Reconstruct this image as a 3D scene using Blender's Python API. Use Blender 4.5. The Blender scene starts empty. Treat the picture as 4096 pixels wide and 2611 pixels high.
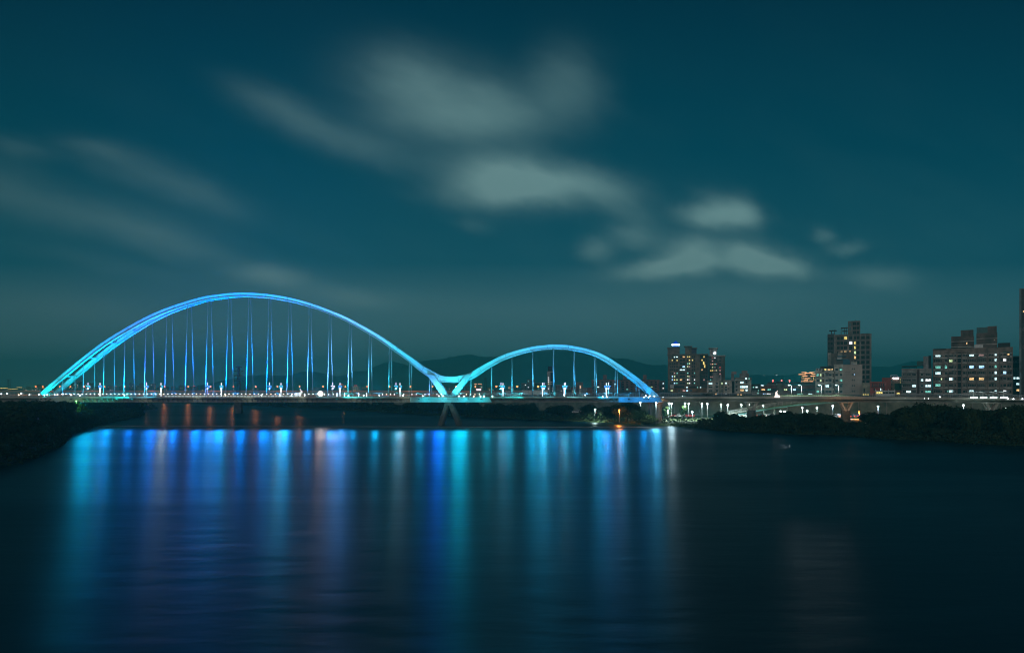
import bpy, bmesh, math, random
from mathutils import Vector, Matrix
R = math.radians
rnd = random.Random(7); rv2 = random.Random(12)
sc = bpy.context.scene
COL = sc.collection

# ------------------------------------------------------------------ camera
F = 24.0; SENS = 36.0; FPX = 4096 * F / SENS; HC = 12.2; HORY = 1545.0
cam_d = bpy.data.cameras.new("camera"); cam = bpy.data.objects.new("camera", cam_d); COL.objects.link(cam)
cam_d.lens = F; cam_d.sensor_width = SENS; cam_d.clip_start = 0.5; cam_d.clip_end = 20000
cam.location = (0, 0, HC); cam.rotation_euler = (R(90), 0, 0)
cam_d.shift_y = (HORY - 1305.5) / 4096
sc.camera = cam

def W(x, y, D):                       # a point of the survey (bearing, height mark, distance) in metres
    return Vector(((x - 2048) / FPX * D, D, HC - (y - HORY) / FPX * D))
def WX(x, D): return (x - 2048) / FPX * D
def WZ(y, D): return HC - (y - HORY) / FPX * D
def PX(X, D): return 2048 + X / D * FPX

# ------------------------------------------------------------------ materials
MATS = {}
def nt(m):
    m.use_nodes = True; t = m.node_tree; t.nodes.clear(); return t
def mat(name, col, rough=0.7, var=0.25, scale=1.2, metal=0.0, spec=0.3, bump=0.0, vcol=None):
    if name in MATS: return MATS[name]
    m = bpy.data.materials.new(name); t = nt(m); N = t.nodes; L = t.links
    out = N.new('ShaderNodeOutputMaterial'); p = N.new('ShaderNodeBsdfPrincipled')
    p.inputs['Roughness'].default_value = rough; p.inputs['Metallic'].default_value = metal
    p.inputs['Specular IOR Level'].default_value = spec
    tc = N.new('ShaderNodeTexCoord'); n = N.new('ShaderNodeTexNoise')
    n.inputs['Scale'].default_value = scale; n.inputs['Detail'].default_value = 5; n.inputs['Roughness'].default_value = 0.62
    L.new(tc.outputs['Object'], n.inputs['Vector'])
    mx = N.new('ShaderNodeMix'); mx.data_type = 'RGBA'
    c2 = vcol or tuple(c * (1 - var) for c in col); c1 = tuple(min(1, c * (1 + var * 0.5)) for c in col)
    rp = N.new('ShaderNodeValToRGB'); rp.color_ramp.elements[0].position = .36; rp.color_ramp.elements[1].position = .64
    L.new(n.outputs['Fac'], rp.inputs['Fac']); L.new(rp.outputs['Color'], mx.inputs['Factor'])
    mx.inputs['A'].default_value = (*c1, 1); mx.inputs['B'].default_value = (*c2, 1)
    L.new(mx.outputs['Result'], p.inputs['Base Color'])
    if bump:
        b = N.new('ShaderNodeBump'); b.inputs['Strength'].default_value = bump; b.inputs['Distance'].default_value = .05
        L.new(n.outputs['Fac'], b.inputs['Height']); L.new(b.outputs['Normal'], p.inputs['Normal'])
    L.new(p.outputs['BSDF'], out.inputs['Surface'])
    MATS[name] = m; return m
def emit(name, col, s, var=0.0, scale=3.0, sample=False):
    if name in MATS: return MATS[name]
    m = bpy.data.materials.new(name); t = nt(m); N = t.nodes; L = t.links
    out = N.new('ShaderNodeOutputMaterial'); e = N.new('ShaderNodeEmission')
    e.inputs['Color'].default_value = (*col, 1); e.inputs['Strength'].default_value = s
    if var:
        tc = N.new('ShaderNodeTexCoord'); n = N.new('ShaderNodeTexNoise'); n.inputs['Scale'].default_value = scale
        mp = N.new('ShaderNodeMapRange'); mp.inputs['From Min'].default_value = .35; mp.inputs['From Max'].default_value = .65
        mp.inputs['To Min'].default_value = s * (1 - var); mp.inputs['To Max'].default_value = s
        oi = N.new('ShaderNodeObjectInfo'); ad = N.new('ShaderNodeVectorMath'); ad.operation = 'ADD'
        L.new(tc.outputs['Object'], ad.inputs[0]); L.new(oi.outputs['Location'], ad.inputs[1]); L.new(ad.outputs[0], n.inputs['Vector'])
        L.new(n.outputs['Fac'], mp.inputs['Value']); L.new(mp.outputs['Result'], e.inputs['Strength'])
    if not sample:
        m.cycles.emission_sampling = 'NONE'
    L.new(e.outputs[0], out.inputs['Surface'])
    MATS[name] = m; return m

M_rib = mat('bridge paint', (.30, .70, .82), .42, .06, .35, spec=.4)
M_seam = mat('splice steel', (.10, .12, .14), .6)
M_conc = mat('concrete', (.33, .33, .31), .85, .3, .5, bump=.3)
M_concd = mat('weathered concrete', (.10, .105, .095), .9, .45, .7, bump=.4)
M_conc2 = mat('pale concrete', (.42, .41, .37), .85, .25, .4, bump=.2)
M_steel = mat('galvanised steel', (.45, .47, .48), .45, .15, 2, metal=.4)
M_dark = mat('dark steel', (.03, .033, .036), .5, .2, 2)
M_asph = mat('asphalt', (.05, .05, .052), .85, .3, .8)
M_path = mat('deck paving', (.25, .24, .2), .8, .3, .8)
M_white = mat('white paint', (.75, .76, .75), .5, .1, 1)
M_glass = mat('window glass', (.010, .014, .016), .25, .2, 1, spec=.25)
M_grass = mat('grass', (.045, .075, .02), .9, .5, .25, vcol=(.07, .085, .03), bump=.6)
M_earth = mat('bank soil', (.05, .055, .03), .95, .5, .2, vcol=(.025, .04, .015), bump=.6)
M_leaf = [mat('mangrove leaves', (.032, .048, .020), .6, .55, .5, spec=.06), mat('broad leaves', (.036, .056, .018), .6, .5, .5, spec=.06),
          mat('reed leaves', (.070, .095, .028), .6, .4, .6, spec=.25)]
M_bark = mat('bark', (.07, .055, .04), .9, .4, 3)
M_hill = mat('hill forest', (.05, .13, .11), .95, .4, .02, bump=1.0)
M_city = mat('city ground', (.10, .10, .095), .9, .3, .05)

# ------------------------------------------------------------------ mesh helper
class MB:
    def __init__(s): s.v = []; s.f = []; s.sm = []
    def quad(s, *ps, smooth=False):
        b = len(s.v); s.v += [tuple(p) for p in ps]; s.f.append(tuple(range(b, b + len(ps)))); s.sm.append(smooth); return s
    def grid(s, rings, close_ring=True, caps=True, smooth=False):
        b = len(s.v); n = len(rings[0])
        for r in rings: s.v += [tuple(p) for p in r]
        for i in range(len(rings) - 1):
            for j in range(n if close_ring else n - 1):
                k = (j + 1) % n
                s.f.append((b + i * n + j, b + i * n + k, b + (i + 1) * n + k, b + (i + 1) * n + j)); s.sm.append(smooth)
        if caps and close_ring:
            s.f.append(tuple(b + j for j in reversed(range(n)))); s.sm.append(False)
            s.f.append(tuple(b + (len(rings) - 1) * n + j for j in range(n))); s.sm.append(False)
        return s
    def box(s, x0, x1, y0, y1, z0, z1):
        return s.grid([[(x0, y0, z0), (x1, y0, z0), (x1, y1, z0), (x0, y1, z0)], [(x0, y0, z1), (x1, y0, z1), (x1, y1, z1), (x0, y1, z1)]])
    def tube(s, p, q, r0, r1=None, n=6, smooth=True):
        p = Vector(p); q = Vector(q); r1 = r0 if r1 is None else r1
        d = (q - p).normalized(); a = d.orthogonal().normalized(); c = d.cross(a)
        ring = lambda o, r: [o + (a * math.cos(2 * math.pi * i / n) + c * math.sin(2 * math.pi * i / n)) * r for i in range(n)]
        return s.grid([ring(p, r0), ring(q, r1)], smooth=smooth)
    def bar(s, p, q, w, h=None):
        p = Vector(p); q = Vector(q); h = h or w; d = (q - p).normalized()
        up = Vector((0, 0, 1)) if abs(d.z) < .95 else Vector((0, 1, 0))
        a = d.cross(up).normalized() * w / 2; c = a.cross(d).normalized() * h / 2
        ring = lambda o: [o - a - c, o + a - c, o + a + c, o - a + c]
        return s.grid([ring(p), ring(q)])
    def lathe(s, prof, n=12, o=(0, 0, 0), smooth=True):
        rings = [[(o[0] + r * math.cos(2 * math.pi * i / n), o[1] + r * math.sin(2 * math.pi * i / n), o[2] + z) for i in range(n)] for r, z in prof]
        return s.grid(rings, smooth=smooth)
    def ball(s, c, rx, ry=None, rz=None, n=12, m=8, rot=None):
        ry = ry or rx; rz = rz or rx; rings = []
        for i in range(m + 1):
            t = math.pi * i / m; rr = max(.02, math.sin(t)); ring = []
            for j in range(n):
                a = 2 * math.pi * j / n
                p = Vector((rx * rr * math.cos(a), ry * rr * math.sin(a), -rz * math.cos(t)))
                if rot: p = rot @ p
                ring.append(Vector(c) + p)
            rings.append(ring)
        return s.grid(rings, smooth=True)
    def sweep(s, path, sec, smooth=False):          # path: list of (x,y,z); sec: (lateral towards the camera side, dz) polygon
        P = [Vector(p) for p in path]; rings = []
        for i, p in enumerate(P):
            d = (P[min(i + 1, len(P) - 1)] - P[max(i - 1, 0)]); d.z = 0; d.normalize()
            nrm = Vector((d.y, -d.x, 0))
            rings.append([p + nrm * a + Vector((0, 0, b)) for a, b in sec])
        return s.grid(rings, smooth=smooth)
    def build(s, name, m, parent=None, off=None, mesh_only=False):
        o0 = Vector(off) if off is not None else Vector((0, 0, 0))
        me = bpy.data.meshes.new(name); me.from_pydata([tuple(Vector(v) - o0) for v in s.v], [], s.f)
        me.polygons.foreach_set('use_smooth', s.sm)
        bm = bmesh.new(); bm.from_mesh(me); bmesh.ops.recalc_face_normals(bm, faces=bm.faces); bm.to_mesh(me); bm.free()
        me.materials.append(m)
        if mesh_only: return me
        o = bpy.data.objects.new(name, me); COL.objects.link(o)
        if parent is not None: o.parent = parent
        return o
def link(name, me, parent=None, loc=(0, 0, 0), mt=None, rz=0):
    o = bpy.data.objects.new(name, me); COL.objects.link(o); o.location = loc; o.rotation_euler = (0, 0, rz)
    if parent is not None: o.parent = parent
    if mt is not None:
        o.material_slots[0].link = 'OBJECT'; o.material_slots[0].material = mt
    return o
def tag(o, label=None, cat=None, group=None, kind=None):
    if label: o['label'] = label
    if cat: o['category'] = cat
    if group: o['group'] = group
    if kind: o['kind'] = kind
    return o
def thing(name, loc, label, cat, group=None):
    o = bpy.data.objects.new(name, None); COL.objects.link(o); o.location = loc; o.empty_display_size = .5
    return tag(o, label, cat, group)
def copy_tree(o, parent=None):
    c = o.copy(); COL.objects.link(c); c.parent = parent
    for ch in list(o.children): copy_tree(ch, c)
    return c
def spot(name, loc, target, power, col, ang=60, blend=1.0, parent=None, rad=.15, off=None):
    l = bpy.data.lights.new(name, 'SPOT'); l.energy = power; l.color = col; l.spot_size = R(ang); l.spot_blend = blend; l.shadow_soft_size = rad
    o = bpy.data.objects.new(name, l); COL.objects.link(o); loc = Vector(loc)
    o.rotation_euler = (Vector(target) - loc).to_track_quat('-Z', 'Y').to_euler()
    o.location = loc - (Vector(off) if off is not None else Vector((0, 0, 0)))
    if parent is not None: o.parent = parent
    return o
def point(name, loc, power, col, parent=None, rad=.2):
    l = bpy.data.lights.new(name, 'POINT'); l.energy = power; l.color = col; l.shadow_soft_size = rad
    o = bpy.data.objects.new(name, l); COL.objects.link(o); o.location = loc
    if parent is not None: o.parent = parent
    return o
ORD = 'first second third fourth fifth sixth seventh eighth ninth tenth eleventh twelfth thirteenth fourteenth fifteenth sixteenth seventeenth eighteenth nineteenth twentieth twenty-first twenty-second twenty-third twenty-fourth twenty-fifth twenty-sixth twenty-seventh twenty-eighth twenty-ninth thirtieth'.split()

# ------------------------------------------------------------------ world: night sky with city glow and drifting cloud
def make_world():
    w = bpy.data.worlds.new("World"); sc.world = w; w.use_nodes = True
    t = w.node_tree; N = t.nodes; L = t.links; N.clear()
    out = N.new('ShaderNodeOutputWorld'); bg = N.new('ShaderNodeBackground'); L.new(bg.outputs[0], out.inputs[0])
    def M(op, a, b=None, clamp=False):
        n = N.new('ShaderNodeMath'); n.operation = op; n.use_clamp = clamp
        for i, v in enumerate((a, b)):
            if v is None: continue
            if isinstance(v, (int, float)): n.inputs[i].default_value = v
            else: L.new(v, n.inputs[i])
        return n.outputs[0]
    def V(op, a, b=None, o=0):
        n = N.new('ShaderNodeVectorMath'); n.operation = op
        for i, v in enumerate((a, b)):
            if v is None: continue
            if isinstance(v, (tuple, list)): n.inputs[i].default_value = v
            else: L.new(v, n.inputs[i])
        return n.outputs[o]
    tc = N.new('ShaderNodeTexCoord'); sp = N.new('ShaderNodeSeparateXYZ'); L.new(tc.outputs['Generated'], sp.inputs[0])
    ay = M('MAXIMUM', M('ABSOLUTE', sp.outputs['Y']), .08)
    u = M('DIVIDE', sp.outputs['X'], ay); v = M('DIVIDE', sp.outputs['Z'], ay)
    cb = N.new('ShaderNodeCombineXYZ'); L.new(u, cb.inputs[0]); L.new(v, cb.inputs[1])
    p0 = cb.outputs[0]
    # wind-drawn warp
    rot = N.new('ShaderNodeVectorRotate'); rot.rotation_type = 'Z_AXIS'; rot.inputs['Angle'].default_value = R(22); L.new(p0, rot.inputs['Vector'])
    st = V('MULTIPLY', rot.outputs[0], (5.0, 13.0, 1.0))
    nz = N.new('ShaderNodeTexNoise'); nz.inputs['Scale'].default_value = 1; nz.inputs['Detail'].default_value = 3; nz.inputs['Roughness'].default_value = .5
    L.new(st, nz.inputs['Vector'])
    wv = V('MULTIPLY', V('SUBTRACT', nz.outputs['Color'], (.5, .5, .5)), (.030, .020, 0))
    nz2 = N.new('ShaderNodeTexNoise'); nz2.inputs['Scale'].default_value = 1; nz2.inputs['Detail'].default_value = 4; nz2.inputs['Roughness'].default_value = .55
    L.new(V('MULTIPLY', rot.outputs[0], (3.2, 9.0, 1.0)), nz2.inputs['Vector'])
    nzf = N.new('ShaderNodeTexNoise'); nzf.inputs['Scale'].default_value = 1; nzf.inputs['Detail'].default_value = 3; nzf.inputs['Roughness'].default_value = .6
    L.new(V('MULTIPLY', rot.outputs[0], (22.0, 38.0, 1.0)), nzf.inputs['Vector'])
    p = V('ADD', V('ADD', p0, wv), V('MULTIPLY', V('SUBTRACT', nzf.outputs['Color'], (.5, .5, .5)), (.022, .015, 0)))
    blobs = [(1800, 410, 280, 120, 14, .34), (1640, 300, 150, 90, 20, .20), (1800, 480, 220, 60, 4, .20), (2010, 430, 150, 70, 25, .16),
             (2260, 340, 120, 115, 40, .24), (1090, 410, 160, 48, 22, .16), (1300, 530, 230, 52, 22, .15), (1560, 600, 250, 60, 15, .10),
             (1985, 712, 165, 80, 4, .60), (2290, 742, 190, 60, 9, .46), (2110, 735, 150, 62, 4, .26), (1980, 775, 190, 40, 0, .24), (2500, 850, 150, 45, 35, .16),
             (2850, 865, 105, 42, 2, .62), (2900, 830, 90, 38, 25, .34), (2985, 845, 60, 42, 35, .36), (2770, 1020, 95, 56, 0, .66), (2700, 1062, 160, 30, -3, .46), (2985, 1020, 85, 52, 12, .66), (3085, 1048, 120, 40, 9, .60),
             (2620, 1080, 150, 30, -6, .36), (3150, 1065, 90, 30, 12, .30), (2390, 1000, 60, 36, 10, .32), (2530, 960, 80, 36, 15, .3),
             (2880, 1180, 420, 70, 0, .14), (1090, 1110, 130, 40, 5, .42), (1400, 1190, 150, 34, 4, .26), (3520, 1110, 120, 38, 2, .25),
             (3290, 940, 36, 26, 10, .22), (3385, 990, 60, 26, -8, .24), (80, 590, 120, 38, 10, .13), (400, 590, 120, 28, 12, .13),
             (560, 680, 210, 58, 20, .17), (820, 790, 160, 50, 22, .14), (330, 870, 330, 62, 14, .20), (720, 970, 260, 66, 20, .22),
             (480, 1060, 260, 34, 10, .10), (330, 1240, 330, 50, 8, .16), (0, 730, 130, 70, 12, .12), (2050, 1250, 900, 60, 3, .10), (1900, 900, 60, 30, 14, .10)]
    tot = None
    for cx, cy, rx, ry, an, amp in blobs:
        q = V('SUBTRACT', p, ((cx - 2048) / FPX, (HORY - cy) / FPX, 0))
        rn = N.new('ShaderNodeVectorRotate'); rn.rotation_type = 'Z_AXIS'; rn.inputs['Angle'].default_value = R(an); L.new(q, rn.inputs['Vector'])
        q = V('MULTIPLY', rn.outputs[0], (FPX / rx, FPX / ry, 0))
        d = V('DOT_PRODUCT', q, q, 1)
        e = M('MULTIPLY', M('EXPONENT', M('MULTIPLY', M('POWER', d, 1.05), -.72)), amp * (1.2 if cx < 1000 else 1.42))
        tot = e if tot is None else M('ADD', tot, e)
    wisp = N.new('ShaderNodeMapRange'); L.new(nz2.outputs['Fac'], wisp.inputs['Value'])
    wisp.inputs['From Min'].default_value = .42; wisp.inputs['From Max'].default_value = .72; wisp.inputs['To Min'].default_value = 0; wisp.inputs['To Max'].default_value = .035
    band = N.new('ShaderNodeValToRGB'); L.new(M('DIVIDE', v, .6), band.inputs[0])
    band.color_ramp.elements[0].position = 0; band.color_ramp.elements[0].color = (.5, .5, .5, 1)
    band.color_ramp.elements[1].position = .8; band.color_ramp.elements[1].color = (.15, .15, .15, 1)
    e = band.color_ramp.elements.new(.35); e.color = (1, 1, 1, 1)
    tot = M('ADD', tot, M('MULTIPLY', wisp.outputs[0], band.outputs[0]))
    nz3 = N.new('ShaderNodeTexNoise'); nz3.inputs['Scale'].default_value = 1; nz3.inputs['Detail'].default_value = 4; nz3.inputs['Roughness'].default_value = .6
    L.new(V('MULTIPLY', rot.outputs[0], (9.0, 40.0, 1.0)), nz3.inputs['Vector'])
    tex = M('ADD', M('ADD', M('MULTIPLY', nz2.outputs['Fac'], .5), M('MULTIPLY', nz3.outputs['Fac'], .42)), .54)
    tot = M('MULTIPLY', tot, tex, True)
    ramp = N.new('ShaderNodeValToRGB'); cr = ramp.color_ramp
    L.new(M('DIVIDE', v, .6), ramp.inputs[0])
    stops = [(0, (.098, .270, .325)), (.12, (.066, .186, .234)), (.30, (.0065, .077, .126)), (.58, (.0005, .047, .086)), (.95, (.0000, .022, .048))]
    cr.elements[0].position = 0; cr.elements[0].color = (*stops[0][1], 1); cr.elements[1].position = stops[-1][0]; cr.elements[1].color = (*stops[-1][1], 1)
    for po, c in stops[1:-1]:
        e = cr.elements.new(po); e.color = (*c, 1)
    side = M('MULTIPLY', M('ADD', u, .75), .45, True)         # greyer glow over the city side, clearer teal to the right
    tint = N.new('ShaderNodeMix'); tint.data_type = 'RGBA'; L.new(side, tint.inputs['Factor'])
    tint.inputs['A'].default_value = (1.32, .98, .88, 1); tint.inputs['B'].default_value = (.95, 1.10, 1.08, 1)
    sk = N.new('ShaderNodeMix'); sk.data_type = 'RGBA'; sk.blend_type = 'MULTIPLY'; sk.inputs['Factor'].default_value = 1
    L.new(ramp.outputs[0], sk.inputs['A']); L.new(tint.outputs['Result'], sk.inputs['B'])
    cl = N.new('ShaderNodeMix'); cl.data_type = 'RGBA'; L.new(side, cl.inputs['Factor'])
    cl.inputs['A'].default_value = (.14, .235, .235, 1); cl.inputs['B'].default_value = (.19, .385, .40, 1)
    fin = N.new('ShaderNodeMix'); fin.data_type = 'RGBA'; L.new(tot, fin.inputs['Factor'])
    L.new(sk.outputs['Result'], fin.inputs['A']); L.new(cl.outputs['Result'], fin.inputs['B'])
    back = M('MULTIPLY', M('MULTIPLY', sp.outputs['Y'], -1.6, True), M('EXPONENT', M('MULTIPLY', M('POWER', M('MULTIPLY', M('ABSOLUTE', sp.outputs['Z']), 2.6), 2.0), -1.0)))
    glow = N.new('ShaderNodeMix'); glow.data_type = 'RGBA'; L.new(back, glow.inputs['Factor'])   # unseen glow added behind the camera to lift facades and haze
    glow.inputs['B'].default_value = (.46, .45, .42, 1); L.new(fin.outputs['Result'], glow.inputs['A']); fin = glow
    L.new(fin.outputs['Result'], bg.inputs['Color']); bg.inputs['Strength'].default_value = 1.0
make_world()
sl = bpy.data.lights.new('sun', 'SUN'); sl.energy = .30; sl.angle = R(12); sl.color = (1, .88, .74)
so = bpy.data.objects.new('sun', sl); COL.objects.link(so); so.location = (-100, -200, 300)
so.rotation_euler = Vector((.35, .8, -.38)).to_track_quat('-Z', 'Y').to_euler()

# ------------------------------------------------------------------ terrain and water
far_shore = [(-1500, 640), (-700, 560), (-400, 520), (-245, 497), (-214, 469), (-166, 433), (-81, 343), (-46, 303), (-19, 271), (4.8, 250), (37, 223), (43, 211),
             (52, 204), (57, 188), (63, 182), (70, 173), (82, 169), (85, 159), (93, 152), (97, 146), (105, 139), (150, 128), (260, 110), (500, 90)]
left_shore = [(-520, 430), (-300, 402), (-215, 385), (-190, 364), (-186, 340), (-153, 282), (-133, 223), (-122, 196), (-108, 166), (-93, 140), (-86.6, 126), (-78.5, 109), (-77.8, 103), (-81, 94), (-120, 70), (-250, 40), (-400, 0)]
def smooth_line(P, k=5):
    out = []
    for i in range(len(P) - 1):
        p0 = Vector(P[max(i - 1, 0)]); p1 = Vector(P[i]); p2 = Vector(P[i + 1]); p3 = Vector(P[min(i + 2, len(P) - 1)])
        for j in range(k):
            t = j / k
            out.append(.5 * ((2 * p1) + (p2 - p0) * t + (2 * p0 - 5 * p1 + 4 * p2 - p3) * t * t + (3 * p1 - p0 - 3 * p2 + p3) * t ** 3))
    out.append(Vector(P[-1])); return out
tag(MB().quad((-9000, -500, -1.6), (9000, -500, -1.6), (9000, 12000, -1.6), (-9000, 12000, -1.6)).build('ground', M_earth), kind='structure')

def water_mat():
    m = bpy.data.materials.new('river water'); t = nt(m); N = t.nodes; L = t.links
    out = N.new('ShaderNodeOutputMaterial'); p = N.new('ShaderNodeBsdfPrincipled'); L.new(p.outputs[0], out.inputs[0])
    p.inputs['Base Color'].default_value = (.001, .020, .032, 1); p.inputs['IOR'].default_value = 1.33
    p.inputs['Specular IOR Level'].default_value = .5; p.inputs['Anisotropic'].default_value = .62; p.inputs['Specular Tint'].default_value = (.60, .93, 1, 1)
    tv = N.new('ShaderNodeCombineXYZ'); tv.inputs[1].default_value = 1; L.new(tv.outputs[0], p.inputs['Tangent'])   # wave crests lie across the river
    tc = N.new('ShaderNodeTexCoord')
    mp = N.new('ShaderNodeMapping'); mp.inputs['Scale'].default_value = (.12, .35, 1); L.new(tc.outputs['Object'], mp.inputs[0])
    n = N.new('ShaderNodeTexNoise'); n.inputs['Scale'].default_value = 1; n.inputs['Detail'].default_value = 5; L.new(mp.outputs[0], n.inputs['Vector'])
    mp2 = N.new('ShaderNodeMapping'); mp2.inputs['Scale'].default_value = (.011, .032, 1); mp2.inputs['Rotation'].default_value = (0, 0, R(-6)); L.new(tc.outputs['Object'], mp2.inputs[0])
    n2 = N.new('ShaderNodeTexNoise'); n2.inputs['Scale'].default_value = 1; n2.inputs['Detail'].default_value = 4; n2.inputs['Distortion'].default_value = .8; L.new(mp2.outputs[0], n2.inputs['Vector'])
    mr = N.new('ShaderNodeMapRange'); L.new(n2.outputs['Fac'], mr.inputs['Value'])
    mr.inputs['From Min'].default_value = .35; mr.inputs['From Max'].default_value = .65; mr.inputs['To Min'].default_value = .34; mr.inputs['To Max'].default_value = .43
    L.new(mr.outputs[0], p.inputs['Roughness'])
    b = N.new('ShaderNodeBump'); b.inputs['Strength'].default_value = .4; b.inputs['Distance'].default_value = .16
    L.new(n.outputs['Fac'], b.inputs['Height']); b2 = N.new('ShaderNodeBump'); b2.inputs['Strength'].default_value = .5; b2.inputs['Distance'].default_value = .12
    L.new(n2.outputs['Fac'], b2.inputs['Height']); L.new(b.outputs[0], b2.inputs['Normal']); L.new(b2.outputs[0], p.inputs['Normal'])
    MATS['water'] = m; return m
M_water = water_mat()
tag(MB().quad((-1600, -300, 0), (700, -300, 0), (700, 900, 0), (-1600, 900, 0)).build('river_water', M_water), kind='structure')

def bank(name, shore, top, back, m, side):
    S = smooth_line(shore, 5); mb = MB(); rr = random.Random(3)
    rows = []
    for i, p in enumerate(S):
        d = (S[min(i + 1, len(S) - 1)] - S[max(i - 1, 0)]).normalized(); n = Vector((-d.y, d.x)) * side
        j = rr.uniform(-.5, .5)
        a = p + n * (j - .5); b = p + n * (3 + j); c = p + n * 9
        rows.append([(a.x, a.y, -.9), (b.x, b.y, top * .6), (c.x, c.y, top), back(c)])
    mb.grid(rows, close_ring=False, caps=False, smooth=True)
    return tag(mb.build(name, m), kind='structure')
bank('river_bank', far_shore, 1.0, lambda c: (c.x * 1.0 + (40 if c.x > 0 else 0), max(c.y + 60, 300) if c.x > -100 else c.y + 120, 1.0), M_grass, 1)
bank('left_bank', left_shore, 1.0, lambda c: (min(c.x - 60, -330) if c.y > 60 else -500, c.y - 10, 1.0), M_earth, -1)

# flood wall and the city level behind it
levee = [(-1500, 900, 3.0), (-500, 640, 3.0), (-200, 560, 3.0), (-60, 420, 4.0), (10, 330, 6.5), (45, 275, 8.0), (62, 262, 8.1), (120, 258, 8.2), (200, 250, 8.3), (420, 235, 8.3)]
LS = [Vector(p) for p in levee]
wl = thing('flood_wall', (62, 262, 1), 'long grey-green concrete flood wall behind the riverside lamps', 'wall')
mb = MB(); rows = []
for p in LS:
    rows.append([(p.x, p.y - .9, .2), (p.x, p.y - .5, p.z), (p.x, p.y + .4, p.z), (p.x, p.y + .4, .2)])
mb.grid(rows).build('wall_panel', mat('flood wall concrete', (.20, .22, .18), .9, .55, .25, bump=.4, vcol=(.10, .13, .10)), wl, off=(62, 262, 1))
mb = MB()
mb.sweep([(p.x, p.y - .1, p.z) for p in LS], [(.75, .003), (.75, .28), (-.35, .28), (-.35, .003)]).build('coping', M_conc, wl, off=(62, 262, 1))
mb = MB(); ribs = MB()
for i in range(5, len(LS) - 1):
    a, b = LS[i], LS[i + 1]; n = int((b - a).length / 9)
    for k in range(n):
        q = a.lerp(b, k / n); ribs.box(q.x - .12, q.x + .12, q.y - 1.08, q.y - .80, .4, q.z - .1)
ribs.build('buttress', M_conc, wl, off=(62, 262, 1))
rows = [[(p.x, p.y + .4, p.z - .05), (p.x * 1.02, p.y + 60, p.z - .05 if p.z < 7 else 7.9), (p.x * 1.3, p.y + 500, 3 if p.x < 0 else 7.9), (p.x * 6, 7000, 3 if p.x < 0 else 7.9)] for p in LS]
tag(MB().grid(rows, close_ring=False, caps=False).build('city_ground', M_city), kind='structure')
# grassy levee crown seen over the right approach
tag(MB().sweep([(86, 263, 8.16), (110, 262.4, 8.2), (132, 261.6, 8.22)], [(0, 0), (-1, .35), (-5, .55), (-9, .3), (-9.5, 0)]).build('levee_grass', M_grass), kind='structure')

# hills
def hill(name, D, prof, m, depth=500, zb=3):
    rr = random.Random(len(prof)); P = smooth_line([Vector((x, y)) for x, y in prof], 8); rows = []
    for q in P:
        X = WX(q.x, D); z = WZ(q.y + rr.uniform(-1.6, 1.2), D)
        row = []
        for t, f in ((0, 0), (.18, .28), (.4, .56), (.65, .8), (.85, .95), (1, 1), (1.35, .9), (2.2, .4), (3, 0)):
            k = 1 + (rr.uniform(-.06, .06) if 0 < t < 1 else 0)
            row.append((X * (1 + (t - 1) * .02), D + (t - 1) * depth, zb + (z - zb) * f * k))
        rows.append(row)
    return tag(MB().grid(rows, close_ring=False, caps=False, smooth=True).build(name, m), kind='structure')
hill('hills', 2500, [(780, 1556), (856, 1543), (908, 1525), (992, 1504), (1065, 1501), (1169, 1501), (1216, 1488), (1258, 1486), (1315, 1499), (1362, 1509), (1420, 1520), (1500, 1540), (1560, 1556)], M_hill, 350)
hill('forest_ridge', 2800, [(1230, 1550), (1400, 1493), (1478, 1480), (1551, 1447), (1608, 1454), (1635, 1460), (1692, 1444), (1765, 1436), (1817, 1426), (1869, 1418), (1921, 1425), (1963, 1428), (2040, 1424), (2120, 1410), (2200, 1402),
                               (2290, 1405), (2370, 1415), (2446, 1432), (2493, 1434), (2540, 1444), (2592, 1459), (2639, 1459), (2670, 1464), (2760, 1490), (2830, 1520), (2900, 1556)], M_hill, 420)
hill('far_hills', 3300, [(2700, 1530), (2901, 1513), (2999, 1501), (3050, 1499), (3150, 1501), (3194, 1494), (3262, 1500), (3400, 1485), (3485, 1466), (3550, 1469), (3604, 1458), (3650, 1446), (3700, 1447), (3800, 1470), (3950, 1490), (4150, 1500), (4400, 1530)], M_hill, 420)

# ------------------------------------------------------------------ arch bridge
YC = 215.0; DZ = 8.8
B0 = Vector((WX(1795, YC), YC, 0))
br = thing('arch_bridge', B0, 'white footbridge with a large and a small arch lit blue over the river', 'bridge')
top_px = [(166, 1572), (172, 1566), (234.5, 1512), (333.6, 1431), (417, 1368), (513.4, 1308.5), (607, 1259), (700, 1222), (804, 1191), (874.6, 1179), (963, 1171.5), (1065, 1176.6), (1153.5, 1190), (1247, 1214.7),
          (1338.5, 1248.5), (1400, 1276), (1509.5, 1337), (1593, 1394.5), (1645, 1431), (1697, 1467.5), (1757, 1499), (1796, 1505.5), (1832.6, 1504), (1879.5, 1491), (1916, 1470), (1963, 1444), (2025.5, 1415),
          (2118, 1389), (2188, 1380), (2217, 1378.5), (2274, 1381.5), (2357.5, 1398), (2415, 1420.5), (2467, 1452), (2519, 1488), (2571, 1527), (2623, 1572), (2640, 1592)]
def lerp_tab(tab, x):
    if x <= tab[0][0]: return tab[0][1]
    for (a, b), (c, d) in zip(tab, tab[1:]):
        if x <= c:
            t = (x - a) / (c - a)
            return b + (d - b) * t if not isinstance(b, tuple) else tuple(p + (q - p) * t for p, q in zip(b, d))
    return tab[-1][1]
spread = [(166, 3.1), (420, 2.7), (607, 1.8), (800, 1.1), (980, .78), (1300, 1.0), (1600, 1.8), (1796, 2.4), (2000, 1.6), (2217, .78), (2420, 1.5), (2640, 2.6)]
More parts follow.
